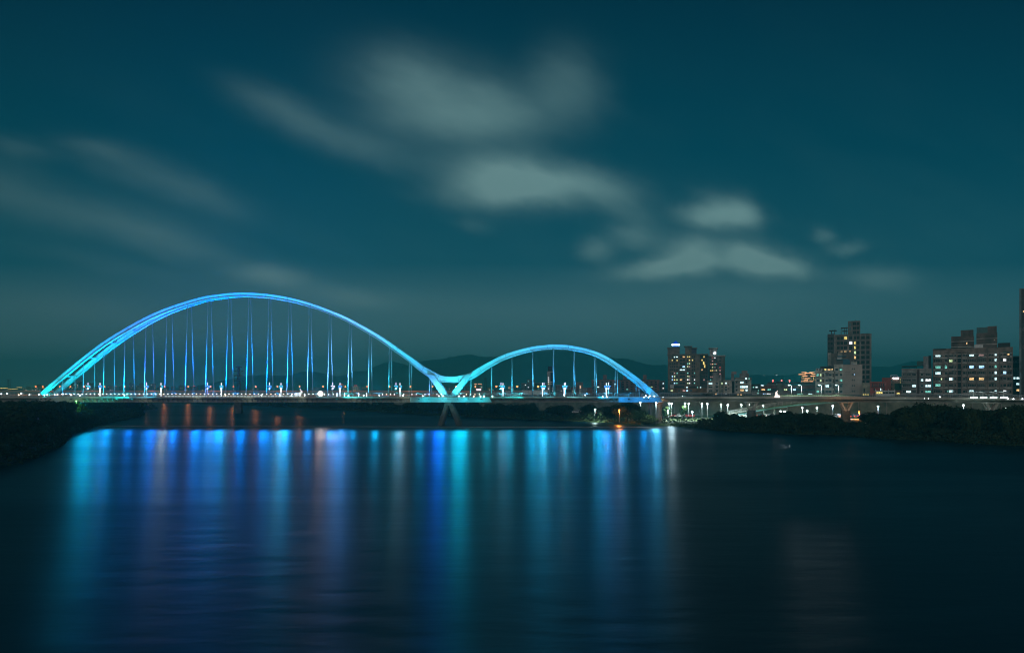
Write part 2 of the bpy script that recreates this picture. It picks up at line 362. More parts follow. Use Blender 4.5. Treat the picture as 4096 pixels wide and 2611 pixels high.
depth = [(166, 1.1), (600, 1.12), (963, 1.1), (1400, 1.2), (1640, 1.4), (1720, 2.0), (1800, 1.85), (1870, 2.0), (1960, 1.5), (2217, 1.22), (2500, 1.35), (2640, 1.6)]
RP = [q for q in smooth_line([Vector(p) for p in top_px], 4)]
def rib_pt(q, s):                                     # s=-1 near, +1 far; the survey is of the near rib
    Dn = YC - lerp_tab(spread, q.x); P = W(q.x, q.y, Dn); return Vector((P.x, YC + s * lerp_tab(spread, q.x), P.z))
def rib_bottom(xp, s):
    for a, b in zip(RP, RP[1:]):
        if a.x <= xp <= b.x:
            t = (xp - a.x) / max(1e-6, b.x - a.x); q = a.lerp(b, t); P = rib_pt(q, s); d = (rib_pt(b, s) - rib_pt(a, s)); d.y = 0; d.normalize()
            n = Vector((d.z, 0, -d.x)); return P, n, lerp_tab(depth, xp)
    return None
for s in (-1, 1):
    rings = []
    for i, q in enumerate(RP):
        P = rib_pt(q, s); a = rib_pt(RP[max(i - 1, 0)], s); b = rib_pt(RP[min(i + 1, len(RP) - 1)], s); d = b - a; d.y = 0; d.normalize()
        n = Vector((d.z, 0, -d.x)); dp = lerp_tab(depth, q.x); y = Vector((0, 1, 0)); wt, wb = .70, .28
        # slanted outer face, small lit bottom flange
        rings.append([P - y * wt, P + n * (dp - .22) - y * (wb + .10), P + n * (dp - .22) - y * (wb + .22), P + n * dp - y * (wb + .22),
                      P + n * dp + y * (wb + .22), P + n * (dp - .22) + y * (wb + .22), P + n * (dp - .22) + y * (wb + .10), P + y * wt])
    o = MB().grid(rings).build('arch_rib', M_rib, br, off=B0)
    for xs in ([234, 330, 417, 513, 607, 700, 790, 875, 963, 1065, 1153, 1247, 1338, 1428, 1510, 1593, 1697, 1757, 1832, 1879, 1916, 2020, 2118, 2188, 2274, 2357, 2440, 2520, 2590] if s < 0 else []):
        P, n, dp = rib_bottom(xs, s); d = Vector((-n.z, 0, n.x)); mb = MB(); y = Vector((0, 1, 0))
        mk = lambda o: [o - y * .715, o + n * (dp - .24) - y * .385, o + n * (dp - .24) - y * .36, o - y * .68]
        mb.grid([mk(P - d * .035 + n * .06), mk(P + d * .035 + n * .06)]); mb.build('splice_plate', M_seam, o, off=B0)
# V legs
for s in (-1, 1):
    y0 = YC + s * 2.35
    for pts in ([(1708, 1497), (1737, 1500), (1796, 1585), (1774, 1593)], [(1890, 1494), (1864, 1498), (1794, 1585), (1816, 1593)]):
        base = [W(px, py, YC - 2.35) for px, py in pts]; rings = []
        for k, t in ((0, .0), (.5, .5), (1, 1)):
            pass
        a0, b0, b1, a1 = base
        rings = []
        for t in (0, .25, .5, .75, 1):
            l = a0.lerp(a1, t); r = b0.lerp(b1, t); wy = .85 - .2 * t; yy = y0 * (1 - t) + (YC + s * 2.1) * t
            rings.append([Vector((l.x, yy - wy, l.z)), Vector((r.x, yy - wy * .8, r.z)), Vector((r.x, yy + wy * .8, r.z)), Vector((l.x, yy + wy, l.z))])
        MB().grid(rings).build('brace_leg', M_rib, br, off=B0)
# cross struts
for xp in (250, 342, 424, 506, 1690, 1760, 1835, 1905, 2480, 2556):
    a = rib_bottom(xp, -1); b = rib_bottom(xp, 1); n = a[1]; z = a[2] * .5
    MB().bar(a[0] + n * z + Vector((0, .4, 0)), b[0] + n * z - Vector((0, .4, 0)), .75, .42).build('cross_strut', M_rib, br, off=B0)
# deck: slab, recessed box girder, cantilever brackets
XL, XR = -215.0, 47.2
deck_sec = [(3.3, 0), (3.3, -.42), (2.0, -.55), (-2.0, -.55), (-3.3, -.42), (-3.3, 0)]
MB().sweep([(XL, YC, DZ), (XR, YC, DZ)], deck_sec).build('deck', M_path, br, off=B0)
MB().sweep([(XL, YC, DZ), (XR, YC, DZ)], [(3.34, .004), (3.34, .22), (3.05, .22), (3.05, .004)]).build('kerb', M_conc2, br, off=B0)
MB().sweep([(XL, YC, DZ - .56), (XR, YC, DZ - .56)], [(2.0, 0), (1.7, -.95), (-1.7, -.95), (-2.0, 0)]).build('box_girder', M_conc2, br, off=B0)
bk = MB().grid([[(-.09, -3.2, DZ - .43), (-.09, -1.75, DZ - .57), (-.09, -1.75, DZ - 1.45)], [(.09, -3.2, DZ - .43), (.09, -1.75, DZ - .57), (.09, -1.75, DZ - 1.45)]]).build('deck_bracket', M_conc2, mesh_only=True)
for xa, xb in ((330, 1636), (1975, 2470)):
    x = WX(xa, YC)
    while x < WX(xb, YC): link('deck_bracket', bk, br, (x - B0.x, 0, 0)); x += 1.55
M_panel = mat('pale girder with blue light tint', (.30, .62, .66), .5, .12, .3)  # teal light on the white fascia is put into the base colour
for a, b, nm in ((156, 325, M_conc2), (1640, 1957, M_panel), (2474, 2640, mat('girder with blue light tint', (.16, .46, .66), .5, .12, .3))):  # right end panel: the blue light on it is in the colour
    x0, x1 = WX(a, YC - 3.4), WX(b, YC - 3.4)
    MB().grid([[(x0, YC - 3.42, DZ - .02), (x0, YC - 3.36, DZ - 1.5), (x0, YC - 3.32, DZ - 1.5), (x0, YC - 3.345, DZ - .02)], [(x1, YC - 3.42, DZ - .02), (x1 + .8, YC - 3.36, DZ - 1.5), (x1 + .8, YC - 3.32, DZ - 1.5), (x1, YC - 3.345, DZ - .02)]]).build('fascia_panel', nm, br, off=B0)
def railing(path, h, parent, off, step=1.4, m=M_steel, bars=3, r=.035, name='railing'):
    mb = MB(); P = [Vector(p) for p in path]
    for a, b in zip(P, P[1:]):
        for k in range(bars): mb.bar(a + Vector((0, 0, h * (1 - k * .32))), b + Vector((0, 0, h * (1 - k * .32))), r * (1.5 if k == 0 else .7))
        n = max(1, int((b - a).length / step))
        for i in range(n):
            q = a.lerp(b, i / n); mb.bar(q, q + Vector((0, 0, h)), r * 1.4)
            for j in range(1, 4):
                q2 = a.lerp(b, (i + j / 4) / n); mb.bar(q2 + Vector((0, 0, h * .1)), q2 + Vector((0, 0, h * .97)), r * .5)
    return mb.build(name, m, parent, off=off)
railing([(XL, YC - 3.18, DZ + .22), (XR, YC - 3.18, DZ + .22)], 1.05, br, B0)
railing([(XL, YC + 3.18, DZ), (XR, YC + 3.18, DZ)], 1.2, br, B0)
# hangers
hang_px = [255 + 81.3 * i for i in range(19)] + [1881, 1965, 2048, 2132, 2216, 2300, 2385, 2470, 2556]
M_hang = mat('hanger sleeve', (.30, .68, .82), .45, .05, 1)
for xp in hang_px:
    if xp > 1725 and xp < 1870: continue
    for s in (-1, 1):
        P, n, dp = rib_bottom(min(max(xp, 180), 2630), s); top = P + n * (dp - .05)
        bot = Vector((WX(xp, YC - 2.5), YC + s * 3.0, DZ + .0))
        if top.z < DZ + 1: continue
        top.x = WX(xp, YC - 2.5)
        MB().tube(bot, top, .09, n=6).build('hanger', M_hang, br, off=B0)
# concrete A-frame pier
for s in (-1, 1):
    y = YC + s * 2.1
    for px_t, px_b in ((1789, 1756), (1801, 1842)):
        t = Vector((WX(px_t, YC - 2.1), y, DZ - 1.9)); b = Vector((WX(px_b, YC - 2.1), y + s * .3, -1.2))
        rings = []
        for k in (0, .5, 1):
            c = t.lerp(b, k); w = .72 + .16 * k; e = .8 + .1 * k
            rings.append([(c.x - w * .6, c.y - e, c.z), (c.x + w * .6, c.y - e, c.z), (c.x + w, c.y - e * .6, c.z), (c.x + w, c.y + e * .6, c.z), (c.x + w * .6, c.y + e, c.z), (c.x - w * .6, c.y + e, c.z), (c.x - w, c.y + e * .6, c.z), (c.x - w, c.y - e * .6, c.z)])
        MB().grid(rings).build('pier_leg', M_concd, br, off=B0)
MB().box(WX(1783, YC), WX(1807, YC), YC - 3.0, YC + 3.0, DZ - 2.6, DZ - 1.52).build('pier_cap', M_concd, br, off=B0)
# end piers
pc = Vector((WX(2633, YC), YC, 0))
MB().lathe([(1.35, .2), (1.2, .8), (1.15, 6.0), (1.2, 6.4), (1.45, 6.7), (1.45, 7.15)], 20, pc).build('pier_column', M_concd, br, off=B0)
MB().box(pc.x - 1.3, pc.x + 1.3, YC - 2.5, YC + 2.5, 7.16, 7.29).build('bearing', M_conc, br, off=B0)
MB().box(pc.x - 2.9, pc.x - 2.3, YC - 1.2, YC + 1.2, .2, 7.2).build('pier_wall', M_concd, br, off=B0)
mb = MB()
mb.box(WX(150, YC), WX(215, YC), YC - 3.9, YC + 3.9, .2, DZ - 1.6); mb.build('abutment', M_conc2, br, off=B0)
# railing lights
E_dot = emit('railing lamp lens', (.80, .92, 1), 7); E_dotw = emit('warm railing lamp lens', (1, .62, .42), 7); E_dotc = emit('cyan flood lens', (.55, .95, 1), 12)
dot = MB().ball((0, 0, 0), .105, n=8, m=5).build('railing_light', E_dot, mesh_only=True)
x = 248; nd = 0
dots = []
while x < 1290: dots.append((x, 1575.5)); x += 16.3 if x < 900 else 16.8
dots += [(x, 1577) for x in (1298, 1315, 1333, 1562, 1577, 1530, 1546, 1615, 1648, 1665, 1700, 1716, 1748, 1765, 1866, 1883, 1900, 1917)]
for xx, yy in dots:
    p = W(xx, yy, YC - 3.3); link('railing_light', dot, br, (p.x - B0.x, -3.36, p.z), E_dotw if rnd.random() < .2 and xx > 500 else None)
big = MB().ball((0, 0, 0), .17, n=8, m=6).build('floodlight', E_dotc, mesh_only=True)
floods = [(178, 1580, 'w'), (189, 1579, 'w'), (156, 1577, 'w'), (168, 1569, 'w'), (118, 1578, 'w'), (75, 1579, 'o'), (28, 1574, 'w'), (5, 1575, 'w'), (85, 1573, 'w'), (230, 1578, 'o'), (219, 1578, 'w'), (252, 1576, 'w'), (285, 1579, 'o'), (320, 1581, 'w'), (498, 1580.5, 'w'),
          (902, 1580, 'o'), (1046, 1580, 'w'), (1119, 1582, 'w'), (1166, 1582, 'w'), (1219, 1581, 'w'), (1394, 1582.5, 'c'), (1455, 1581, 'w'), (1517, 1581, 'w'), (1612, 1581.5, 'w'), (1691, 1583, 'w'), (1756, 1583, 'w'), (1772, 1583, 'w'), (1836, 1584, 'w'), (1856, 1584, 'w'),
          (1895, 1585, 'o'), (1922, 1585, 'c'), (1936, 1585, 'c'), (1970, 1585, 'c'), (2411, 1586, 'w'), (2428, 1587, 'w'), (2256, 1579, 'w'), (2341, 1580, 'w'), (2576, 1588, 'w'), (2594, 1588, 'c'), (2617, 1584, 'w'), (2583, 1582, 'w'), (2600, 1583, 'w')]
for xx, yy, k in floods:
    p = W(xx, yy, YC - 3.45); link('floodlight', big, br, (p.x - B0.x, -3.5, p.z), {'w': E_dot, 'o': E_dotw, 'c': E_dotc}[k])
# white light strip along the far kerb of the big span
mb = MB(); x0 = WX(640, YC)
while x0 < WX(1190, YC):
    mb.box(x0, x0 + .8, YC + 2.7, YC + 2.78, DZ + .05, DZ + .28); x0 += 1.1
mb.build('light_strip', emit('strip lens', (.72, 1, .95), 1.6), br, off=B0)
# up-lights that wash the arches
LC = [(166, (0, .92, .95)), (300, (0, .82, .95)), (420, (0, .48, 1)), (520, (0, .27, 1)), (610, (.16, .18, 1)), (700, (.02, .24, 1)), (800, (0, .27, 1)), (1080, (0, .28, 1)), (1220, (.04, .34, 1)), (1330, (.34, .44, 1)), (1440, (.40, .50, 1)), (1540, (0, .66, .92)),
      (1660, (0, .82, .92)), (1722, (.18, .22, 1)), (1765, (.12, .88, 1)), (1900, (0, .84, .92)), (2020, (.08, .74, 1)), (2110, (.20, .66, 1)), (2220, (.04, .42, 1)), (2330, (.10, .48, 1)), (2430, (.2, .72, 1)), (2520, (0, .45, 1)), (2640, (0, .32, 1))]
UPK = 43.0
def uplight(xp, k=1.0, yo=-4.6, s=-1, ang=86, lean=0):
    P, n, dp = rib_bottom(min(max(xp + lean, 170), 2636), s); T = P + n * dp * .6
    loc = Vector((WX(xp, YC - 3), YC + yo * (-s), DZ - .35)); r = (T - loc).length
    c = lerp_tab(LC, xp); spot('uplight', loc, T, k * UPK * (r * r + 14), c, ang, 1.0, br, .2, off=B0)
    return loc
mb = MB()
for xp in [178, 196] + [215 + 81.3 * i for i in range(20)]:
    if 1690 < xp < 1900: continue
    l = uplight(xp); mb.bar(l + Vector((0, 1.4, .05)), l + Vector((0, 0, -.1)), .1); mb.box(l.x - .2, l.x + .2, l.y - .2, l.y + .2, l.z - .35, l.z - .08)
for xp in (1925, 2006, 2090, 2174, 2258, 2342, 2427, 2512, 2590):
    l = uplight(xp, 1.1); mb.bar(l + Vector((0, 1.4, .05)), l + Vector((0, 0, -.1)), .1); mb.box(l.x - .2, l.x + .2, l.y - .2, l.y + .2, l.z - .35, l.z - .08)
for xp in (1716, 1772, 1830, 1872):
    l = uplight(xp, 1.6, -4.8); mb.bar(l + Vector((0, 1.5, .05)), l + Vector((0, 0, -.1)), .1)
mb.build('uplight_bracket', M_dark, br, off=B0)
for xa, xb, c in ((1748, 1752, (.50, .46, 1)), (1848, 1836, (.25, .85, 1))):      # floods at the foot of the V brace
    spot('brace_flood', (WX(xa, YC), YC - 6.5, DZ + .2), (WX(xb, YC), YC - 2.6, WZ(1546, YC)), 900, c, 70, 1, br, .25, off=B0)
    spot('brace_flood', (WX(1795, YC), YC - .3, DZ + .5), (WX(xb, YC), YC + 2.0, WZ(1530, YC)), 500, c, 80, 1, br, .25, off=B0)
for xp in (250, 340, 425, 520, 1700, 1760, 1835, 1890, 2500, 2560):      # inner washes on the far rib and soffits
    P, n, dp = rib_bottom(xp, 1); loc = Vector((P.x, YC - .6, DZ + .3)); r = (P - loc).length
    spot('inner_uplight', loc, P, 22 * (r * r + 8), lerp_tab(LC, xp), 80, 1, br, .2, off=B0)
for k, xp in enumerate(range(300, 1660, 110)):          # long-throw lamps on the deck edge that catch the hangers
    c = lerp_tab(LC, xp); P, n, dp = rib_bottom(xp, -1); h = P.z - DZ; dx = (22 if k % 2 else -22) if 520 < xp < 1400 else (22 if xp < 520 else -22)
    spot('hanger_lamp', (WX(xp, YC) + dx, YC - 5.4, DZ - .4), (WX(xp, YC), YC - 2.5, DZ + h * .62), 17000 + 22 * h * h, (c[0], c[1] * 1.2, 1), 62, .9, br, .2, off=B0)
for k, xp in enumerate(range(1925, 2560, 126)):
    c = lerp_tab(LC, xp); P, n, dp = rib_bottom(xp, -1); h = P.z - DZ; dx = (16 if k % 2 else -16) if 2130 < xp < 2330 else (16 if xp < 2130 else -16)
    spot('hanger_lamp', (WX(xp, YC) + dx, YC - 5.4, DZ - .4), (WX(xp, YC), YC - 2.5, DZ + h * .6), 9000 + 20 * h * h, (c[0], c[1] * 1.2, 1), 62, .9, br, .2, off=B0)
for i, xp in enumerate(range(190, 2600, 88)):          # added spots without fixtures that lay blue light on the river
    c = lerp_tab(LC, xp); c = (0, c[1] * .75, 1)
    pk = lerp_tab([(200, 3.6), (330, 4.3), (480, 3.6), (900, 2.4), (1250, 1.8), (1500, .7), (1750, .9), (1950, .9), (2350, 1.9), (2600, 2.0)], xp)
    loc = Vector((WX(xp, YC), YC - 4.8, DZ - .2)); spot('river_fill_spot', loc, Vector((loc.x * .35, loc.y - 130, loc.z + 2)), 2700 * pk * (.4 + 1.2 * rv2.random()), c, 60, 1, br, .4, off=B0)
for xp, c, pw in ((1700, (.0, .8, .9), 420), (1770, (.1, .9, 1), 420), (1850, (0, .8, .95), 420), (1920, (.0, .8, .85), 420), (2500, (0, .42, 1), 300), (2560, (0, .42, 1), 300), (2615, (0, .4, 1), 300)):
    loc = Vector((WX(xp, YC - 7), YC - 6.6, DZ - .6)); spot('girder_wash', loc, (loc.x, YC - 3.3, DZ - .8), pw, c, 130, 1, br, .2, off=B0)
spot('pier_lamp', (pc.x + .2, YC - 3.6, 6.5), (pc.x, YC - 1, 7.0), 260, (1, .45, .12), 140, 1, br, .2, off=B0)
spot('pier_lamp', (pc.x + 2.5, YC - 3.6, 1.0), (pc.x, YC, 4.0), 380, (1, .42, .22), 90, 1, br, .2, off=B0)
for xp in (1740, 1850):
    spot('pier_wash', (WX(xp, YC - 5), YC - 5.5, DZ - .9), (WX(1795, YC), YC - 2, 3.6), 130, (.75, .95, .85), 80, 1, br, .2, off=B0)
for xp in range(360, 1640, 210):                       # small lamps under the slab edge that graze the girder
    spot('girder_lamp', (WX(xp, YC - 6), YC - 5.4, DZ - .3), (WX(xp, YC), YC - 2, DZ - 1.1), 95, (.86, 1, .80), 150, 1, br, .2, off=B0)

# ------------------------------------------------------------------ flower-like lamp posts on the bridge
E_white = emit('lamp shaft glow', (.80, .93, 1), 2.6); E_globe = emit('lamp globe glow', (.8, .92, 1), 4)
def leaf_mesh(L, wd, th):
    mb = MB(); rings = []
    for i in range(7):
        t = i / 6; rr = max(.04, math.sin(math.pi * (.06 + .9 * t)) ** .8)
        rings.append([(L * t, wd * rr * math.cos(2 * math.pi * j / 8), th * rr * math.sin(2 * math.pi * j / 8) + .25 * L * t * t) for j in range(8)])
    return mb.grid(rings, smooth=True)
leaf_me = leaf_mesh(.62, .19, .13).build('leaf_shade', E_white, mesh_only=True)
blade_me = MB().lathe([(.03, 0), (.09, .15), (.10, .45), (.06, .8), (.02, .92)], 8).build('top_blade', E_white, mesh_only=True)
poleA_me = MB().tube((0, 0, 0), (0, 0, 3.75), .07, .05).build('pole', M_steel, mesh_only=True)
poleB_me = MB().tube((0, 0, 2.9), (0, 0, 3.75), .06, .05).build('pole', M_steel, mesh_only=True)
globe_me = MB().ball((0, 0, 0), .18).build('globe', E_globe, mesh_only=True)
shaft_me = MB().lathe([(.08, 0), (.10, .9), (.13, 1.6), (.19, 2.35), (.20, 2.6), (.16, 2.85), (.06, 2.95)], 10).build('light_shaft', E_white, mesh_only=True)
base_me = MB().lathe([(.22, -.02), (.22, .12), (.10, .2)], 10).build('base', M_dark, mesh_only=True)
LK = .25
BLUE = (0, .29, 1); CY = (0, .52, 1); LAV = (.55, .65, 1); WH = (.75, .9, 1)
cmat = {}
def leafmat(c):
    k = tuple(c)
    if k not in cmat: cmat[k] = emit('leaf glow %d' % len(cmat), tuple(min(1, v * .92 + .06) for v in c), 2.6)
    return cmat[k]
lampsA = [(352, CY, 13), (586, BLUE, 9), (830, BLUE, 26), (1078, BLUE, 13), (1331, LAV, 9), (1584, CY, 6), (2004, CY, 7), (2176, CY, 14), (2262, CY, 9), (2434, BLUE, 13)]
lampsB = [(400, BLUE, 20, 3), (644, CY, 5, 16), (885, CY, 11, 2), (1124, CY, 34, 7), (1360, BLUE, 50, 1), (1600, CY, 3, 12), (2012, CY, 2, 5), (2170, CY, 24, 4), (2257, CY, 5, 5), (2425, BLUE, 14, 6)]
GA = 'globe lamp posts along the near railing of the arch bridge'; GB = 'white shafted lamp posts along the far side of the arch bridge'
kwords = ['cyan', 'blue', 'deep blue', 'blue', 'lavender', 'pale cyan', 'cyan', 'cyan', 'cyan blue', 'deep blue']
for i, (xp, c, kw) in enumerate(lampsA):
    p = Vector((WX(xp, YC - 3.0), YC - 3.0, DZ))
    where = ('%s from the large arch\'s left foot' % ORD[i]) if i < 6 else ('%s right of the A-frame pier' % ORD[i - 6])
    t = thing('street_lamp', p, '%s lamp post with a globe, near railing, %s' % (kwords[i], where), 'street lamp', GA)
    link('pole', poleA_me, t, (0, 0, .12)); link('base', base_me, t); link('globe', globe_me, t, (0, 0, 2.75)); link('top_blade', blade_me, t, (0, 0, 3.75), leafmat((.9, .5, .9)) if i == 1 else leafmat(LAV))
    for a, h in ((0, 3.45), (math.pi, 3.45), (.6, 3.0), (math.pi + .5, 2.6)):
        link('leaf_shade', leaf_me, t, (.05 * math.cos(a), .05 * math.sin(a), h), leafmat(c) if h > 2.7 else M_steel, a)
    spot('lamp_beam', p + Vector((0, -.5, 3.4)), Vector((p.x * .35, p.y - 130, p.z)), kw * 1000 * LK, c, 62, 1, t, .3, off=p)
for i, (xp, c, kw, kwh) in enumerate(lampsB):
    p = Vector((WX(xp, YC + 2.2), YC + 2.2, DZ))
    where = ('%s from the large arch\'s left foot' % ORD[i]) if i < 6 else ('%s right of the A-frame pier' % ORD[i - 6])
    t = thing('street_lamp', p, 'lamp post with glowing white tapered shaft, %s' % where, 'street lamp', GB)
    link('light_shaft', shaft_me, t, (0, 0, .1)); link('base', base_me, t); link('pole', poleB_me, t); link('top_blade', blade_me, t, (0, 0, 3.7), leafmat(WH))
    for a, h in ((.2, 3.4), (math.pi - .2, 3.4), (.3, 2.95), (math.pi - .3, 2.98)):
        link('leaf_shade', leaf_me, t, (.05 * math.cos(a), .05 * math.sin(a), h), leafmat(c) if not (i in (1, 5) and a > 1) else M_steel, a)
    spot('lamp_beam', p + Vector((0, -.5, 3.4)), Vector((p.x * .35, p.y - 130, p.z)), kw * 1000 * LK, c, 62, 1, t, .3, off=p)
    spot('shaft_beam', p + Vector((0, -.5, 2.2)), Vector((p.x * .35, p.y - 130, p.z)), kwh * 1000 * LK * .42, (.80, 1, .90), 66, 1, t, .3, off=p)
# two spots before the bridge node throw colour on the water
spot('node_beam', (WX(1752, YC - 5), YC - 5, DZ + 2.5), (WX(1752, YC), 90, 0), 55e3 * LK, (0, .12, 1), 62, 1, br, .5, off=B0)
spot('node_beam', (WX(1832, YC - 5), YC - 5, DZ + 3.0), (WX(1832, YC), 90, 0), 55e3 * LK, (0, .58, 1), 62, 1, br, .5, off=B0)

# ------------------------------------------------------------------ lanterns on the deck
def remeshed(mb, vox, name, m, parent, off):
    o = mb.build(name, m, parent, off=off)
    md = o.modifiers.new('Remesh', 'REMESH'); md.mode = 'VOXEL'; md.voxel_size = vox; md.use_smooth_shade = True
    s2 = o.modifiers.new('Smooth', 'SMOOTH'); s2.iterations = 4
    return o
E_rab = emit('rabbit lantern skin', (.88, .97, 1), 1.1, .35, 2); E_rab2 = emit('warm rabbit lantern skin', (1, .82, .74), 2.2, .5, 2)
p = Vector((WX(1193, YC - 2), YC - 2.0, DZ))
t = thing('rabbit_lantern', p, 'white glowing rabbit lantern on all fours with raised ears on the bridge deck', 'lantern')
mb = MB(); mb.ball((-.1, 0, .95), .95, .5, .52); mb.ball((-.75, 0, .85), .5, .48, .55); mb.ball((.55, 0, 1.15), .45, .4, .45); mb.ball((1.0, 0, 1.62), .42, .34, .36)
for s in (-1, 1):
    mb.ball((.75 - .1 * s, .14 * s, 2.25), .13, .10, .5, rot=Matrix.Rotation(R(-28), 3, 'Y'))
    for xx in (-.8, .55): mb.tube((xx, .27 * s, .02), (xx, .25 * s, .9), .17, .22, 8)
mb.ball((-1.15, 0, 1.05), .2)
remeshed(mb, .07, 'body', E_rab, t, None)
p = Vector((WX(1282.5, YC - 2.6), YC - 2.6, DZ + .22))
t = thing('moon_lantern', p, 'round glowing full moon lantern standing at the near railing of the bridge', 'lantern')
E_moon = emit('moon lantern skin', (1, .93, .86), 3.2, .72, 1.1)
MB().ball((0, 0, .92), .88, n=24, m=16).build('moon_globe', E_moon, t); MB().lathe([(.4, -.21), (.4, -.05), (.3, .08)], 12).build('stand', M_dark, t)
spot('moon_beam', p + Vector((0, -1.2, .9)), Vector((p.x * .35, p.y - 130, p.z)), 1.5e3, (1, .86, .82), 120, .6, t, .5, off=p)
pil = MB().lathe([(.10, 0), (.14, .2), (.13, 1.1), (.06, 1.3)], 8).build('pillar_shade', E_white, mesh_only=True)
pcap = MB().lathe([(.2, -.005), (.2, .08), (.12, .1)], 8).build('base', M_dark, mesh_only=True)
for i, xp in enumerate((1347.7, 1378.4, 1435, 1466.4)):
    t = thing('pillar_light', Vector((WX(xp, YC - 2.7), YC - 2.7, DZ)), '%s slim white pillar light right of the moon lantern' % ORD[i], 'pillar light', 'white pillar lights on the bridge deck')
    link('pillar_shade', pil, t, (0, 0, .1)); link('base', pcap, t)

# ------------------------------------------------------------------ right approach viaduct
app = [(XR + .15, YC, DZ), (75, 214.2, DZ), (105, 211.5, DZ - .05), (135, 207.5, DZ - .2), (165, 203.5, DZ - .5), (200, 199, -.8 + DZ), (260, 192, DZ - 1)]
A0 = Vector((75, 214, 0))
av = thing('approach_viaduct', A0, 'grey concrete footbridge viaduct running right from the blue arch on V-topped piers', 'bridge')
MB().sweep(app, [(3.4, 0), (3.4, -.4), (1.9, -.75), (-1.9, -.75), (-3.4, -.4), (-3.4, 0)]).build('deck', M_conc2, av, off=A0)
MB().sweep([(x, y, z - .76) for x, y, z in app], [(1.9, 0), (1.5, -.6), (-1.5, -.6), (-1.9, 0)]).build('box_girder', M_conc, av, off=A0)
MB().sweep(app, [(3.44, .004), (3.44, .26), (3.14, .26), (3.14, .004)]).build('kerb', M_conc2, av, off=A0)
def offset_path(path, lat, dz):
    P = [Vector(p) for p in path]; out = []
    for i, p in enumerate(P):
        d = P[min(i + 1, len(P) - 1)] - P[max(i - 1, 0)]; d.z = 0; d.normalize(); out.append(p + Vector((d.y, -d.x, 0)) * lat + Vector((0, 0, dz)))
    return out
railing(offset_path(app, 3.3, .26), 1.0, av, A0, 2.4, bars=2)
railing(offset_path(app, -3.3, 0), 1.25, av, A0, 2.4, bars=2)
for xp, D in ((3006, 211.6), (3383, 207.5), (3762, 204.3), (3963, 202.0), (4330, 197)):
    X = WX(xp, D); mb = MB()
    MB().lathe([(1.5, -.6), (1.35, .6), (1.3, 4.6), (1.25, 4.85)], 12, (X, D, 0)).build('pier_column', M_concd, av, off=A0)
    for s in (-1, 1):
        mb = MB()
        for yy in (-.6, .6): mb.bar((X + .3 * s, D + yy, 4.7), (X + 1.7 * s, D + yy, 7.42), .55, .5)
        mb.build('pier_arm', M_conc2, av, off=A0)
    MB().box(X - 2.0, X + 2.0, D - 1.3, D + 1.3, 7.25, 7.46).build('pier_cap', M_conc2, av, off=A0)
for xp, yp in ((2652, 1588), (2670, 1588), (2730, 1586), (2738, 1588), (2823, 1588), (2926, 1589), (3071, 1590), (3260, 1591), (3441, 1591), (3514, 1592), (3621, 1592), (3697, 1593), (3713, 1593), (3760, 1587), (4032, 1593), (4054, 1595), (4090, 1594)):
    D = lerp_tab([(p[0], p[1]) for p in app], WX(xp, 207)) - 3.2; p = W(xp, yp, D); link('deck_light', big, av, (p.x - A0.x, p.y - A0.y, p.z), E_dot)
for xp in (3330, 3420):
    spot('pier_lamp', (WX(xp, 201), 201, 6.2), (WX(3383, 207), 206, 6.4), 420, (1, .48, .22), 130, 1, av, .3, off=A0)
for xp in (2740, 2960, 3160, 3620, 3900):
    D = lerp_tab([(p[0], p[1]) for p in app], WX(xp, 207)); spot('girder_lamp', (WX(xp, D - 8), D - 8.5, 6.6), (WX(xp, D), D, 8.2), 210, (.80, 1, .92), 150, 1, av, .3, off=A0)
# second rabbit and canopies on the approach
p = Vector((WX(3104, 209), 208.4, DZ - .05))
t = thing('rabbit_lantern', p, 'seated rabbit lantern glowing warm white on the right approach viaduct', 'lantern')
mb = MB(); mb.ball((0, 0, .5), .65, .5, .5); mb.ball((-.1, 0, 1.0), .42, .36, .45); mb.ball((-.12, 0, 1.55), .32, .27, .3); mb.ball((.55, 0, .4), .5, .4, .4)
for s in (-1, 1): mb.ball((.12 + .08 * s, .1 * s, 1.98), .09, .07, .36, rot=Matrix.Rotation(R(35), 3, 'Y')); mb.ball((-.4, .2 * s, .25), .25, .14, .22)
remeshed(mb, .06, 'body', E_rab2, t, None)
E_bar = emit('canopy light bar', (.75, 1, .97), 5)
for i, xp in enumerate((3893, 3932, 3972, 4013)):
    D = 202.6 - i * .4; p = Vector((WX(xp, D), D, DZ - .45))
    t = thing('canopy', p, 'Y-shaped canopy over a bright light bar, right approach, %s from the left' % ORD[i], 'canopy', 'lit canopies on the right approach')
    MB().tube((0, 0, 0), (0, 0, 2.0), .08).build('post', M_white, t)
    MB().grid([[(-1.3, -1.0, 2.35), (0, -1.0, 1.98), (1.3, -1.0, 2.35), (1.3, -1.0, 2.42), (0, -1.0, 2.07), (-1.3, -1.0, 2.42)], [(-1.3, 1, 2.35), (0, 1, 1.98), (1.3, 1, 2.35), (1.3, 1, 2.42), (0, 1, 2.07), (-1.3, 1, 2.42)]]).build('canopy_roof', M_white, t)
    MB().box(-1.0, 1.0, -.35, -.15, .42, .72).build('light_bar', E_bar, t); MB().box(-1.0, 1.0, -.1, .3, .36, .45).build('bench', M_steel, t)

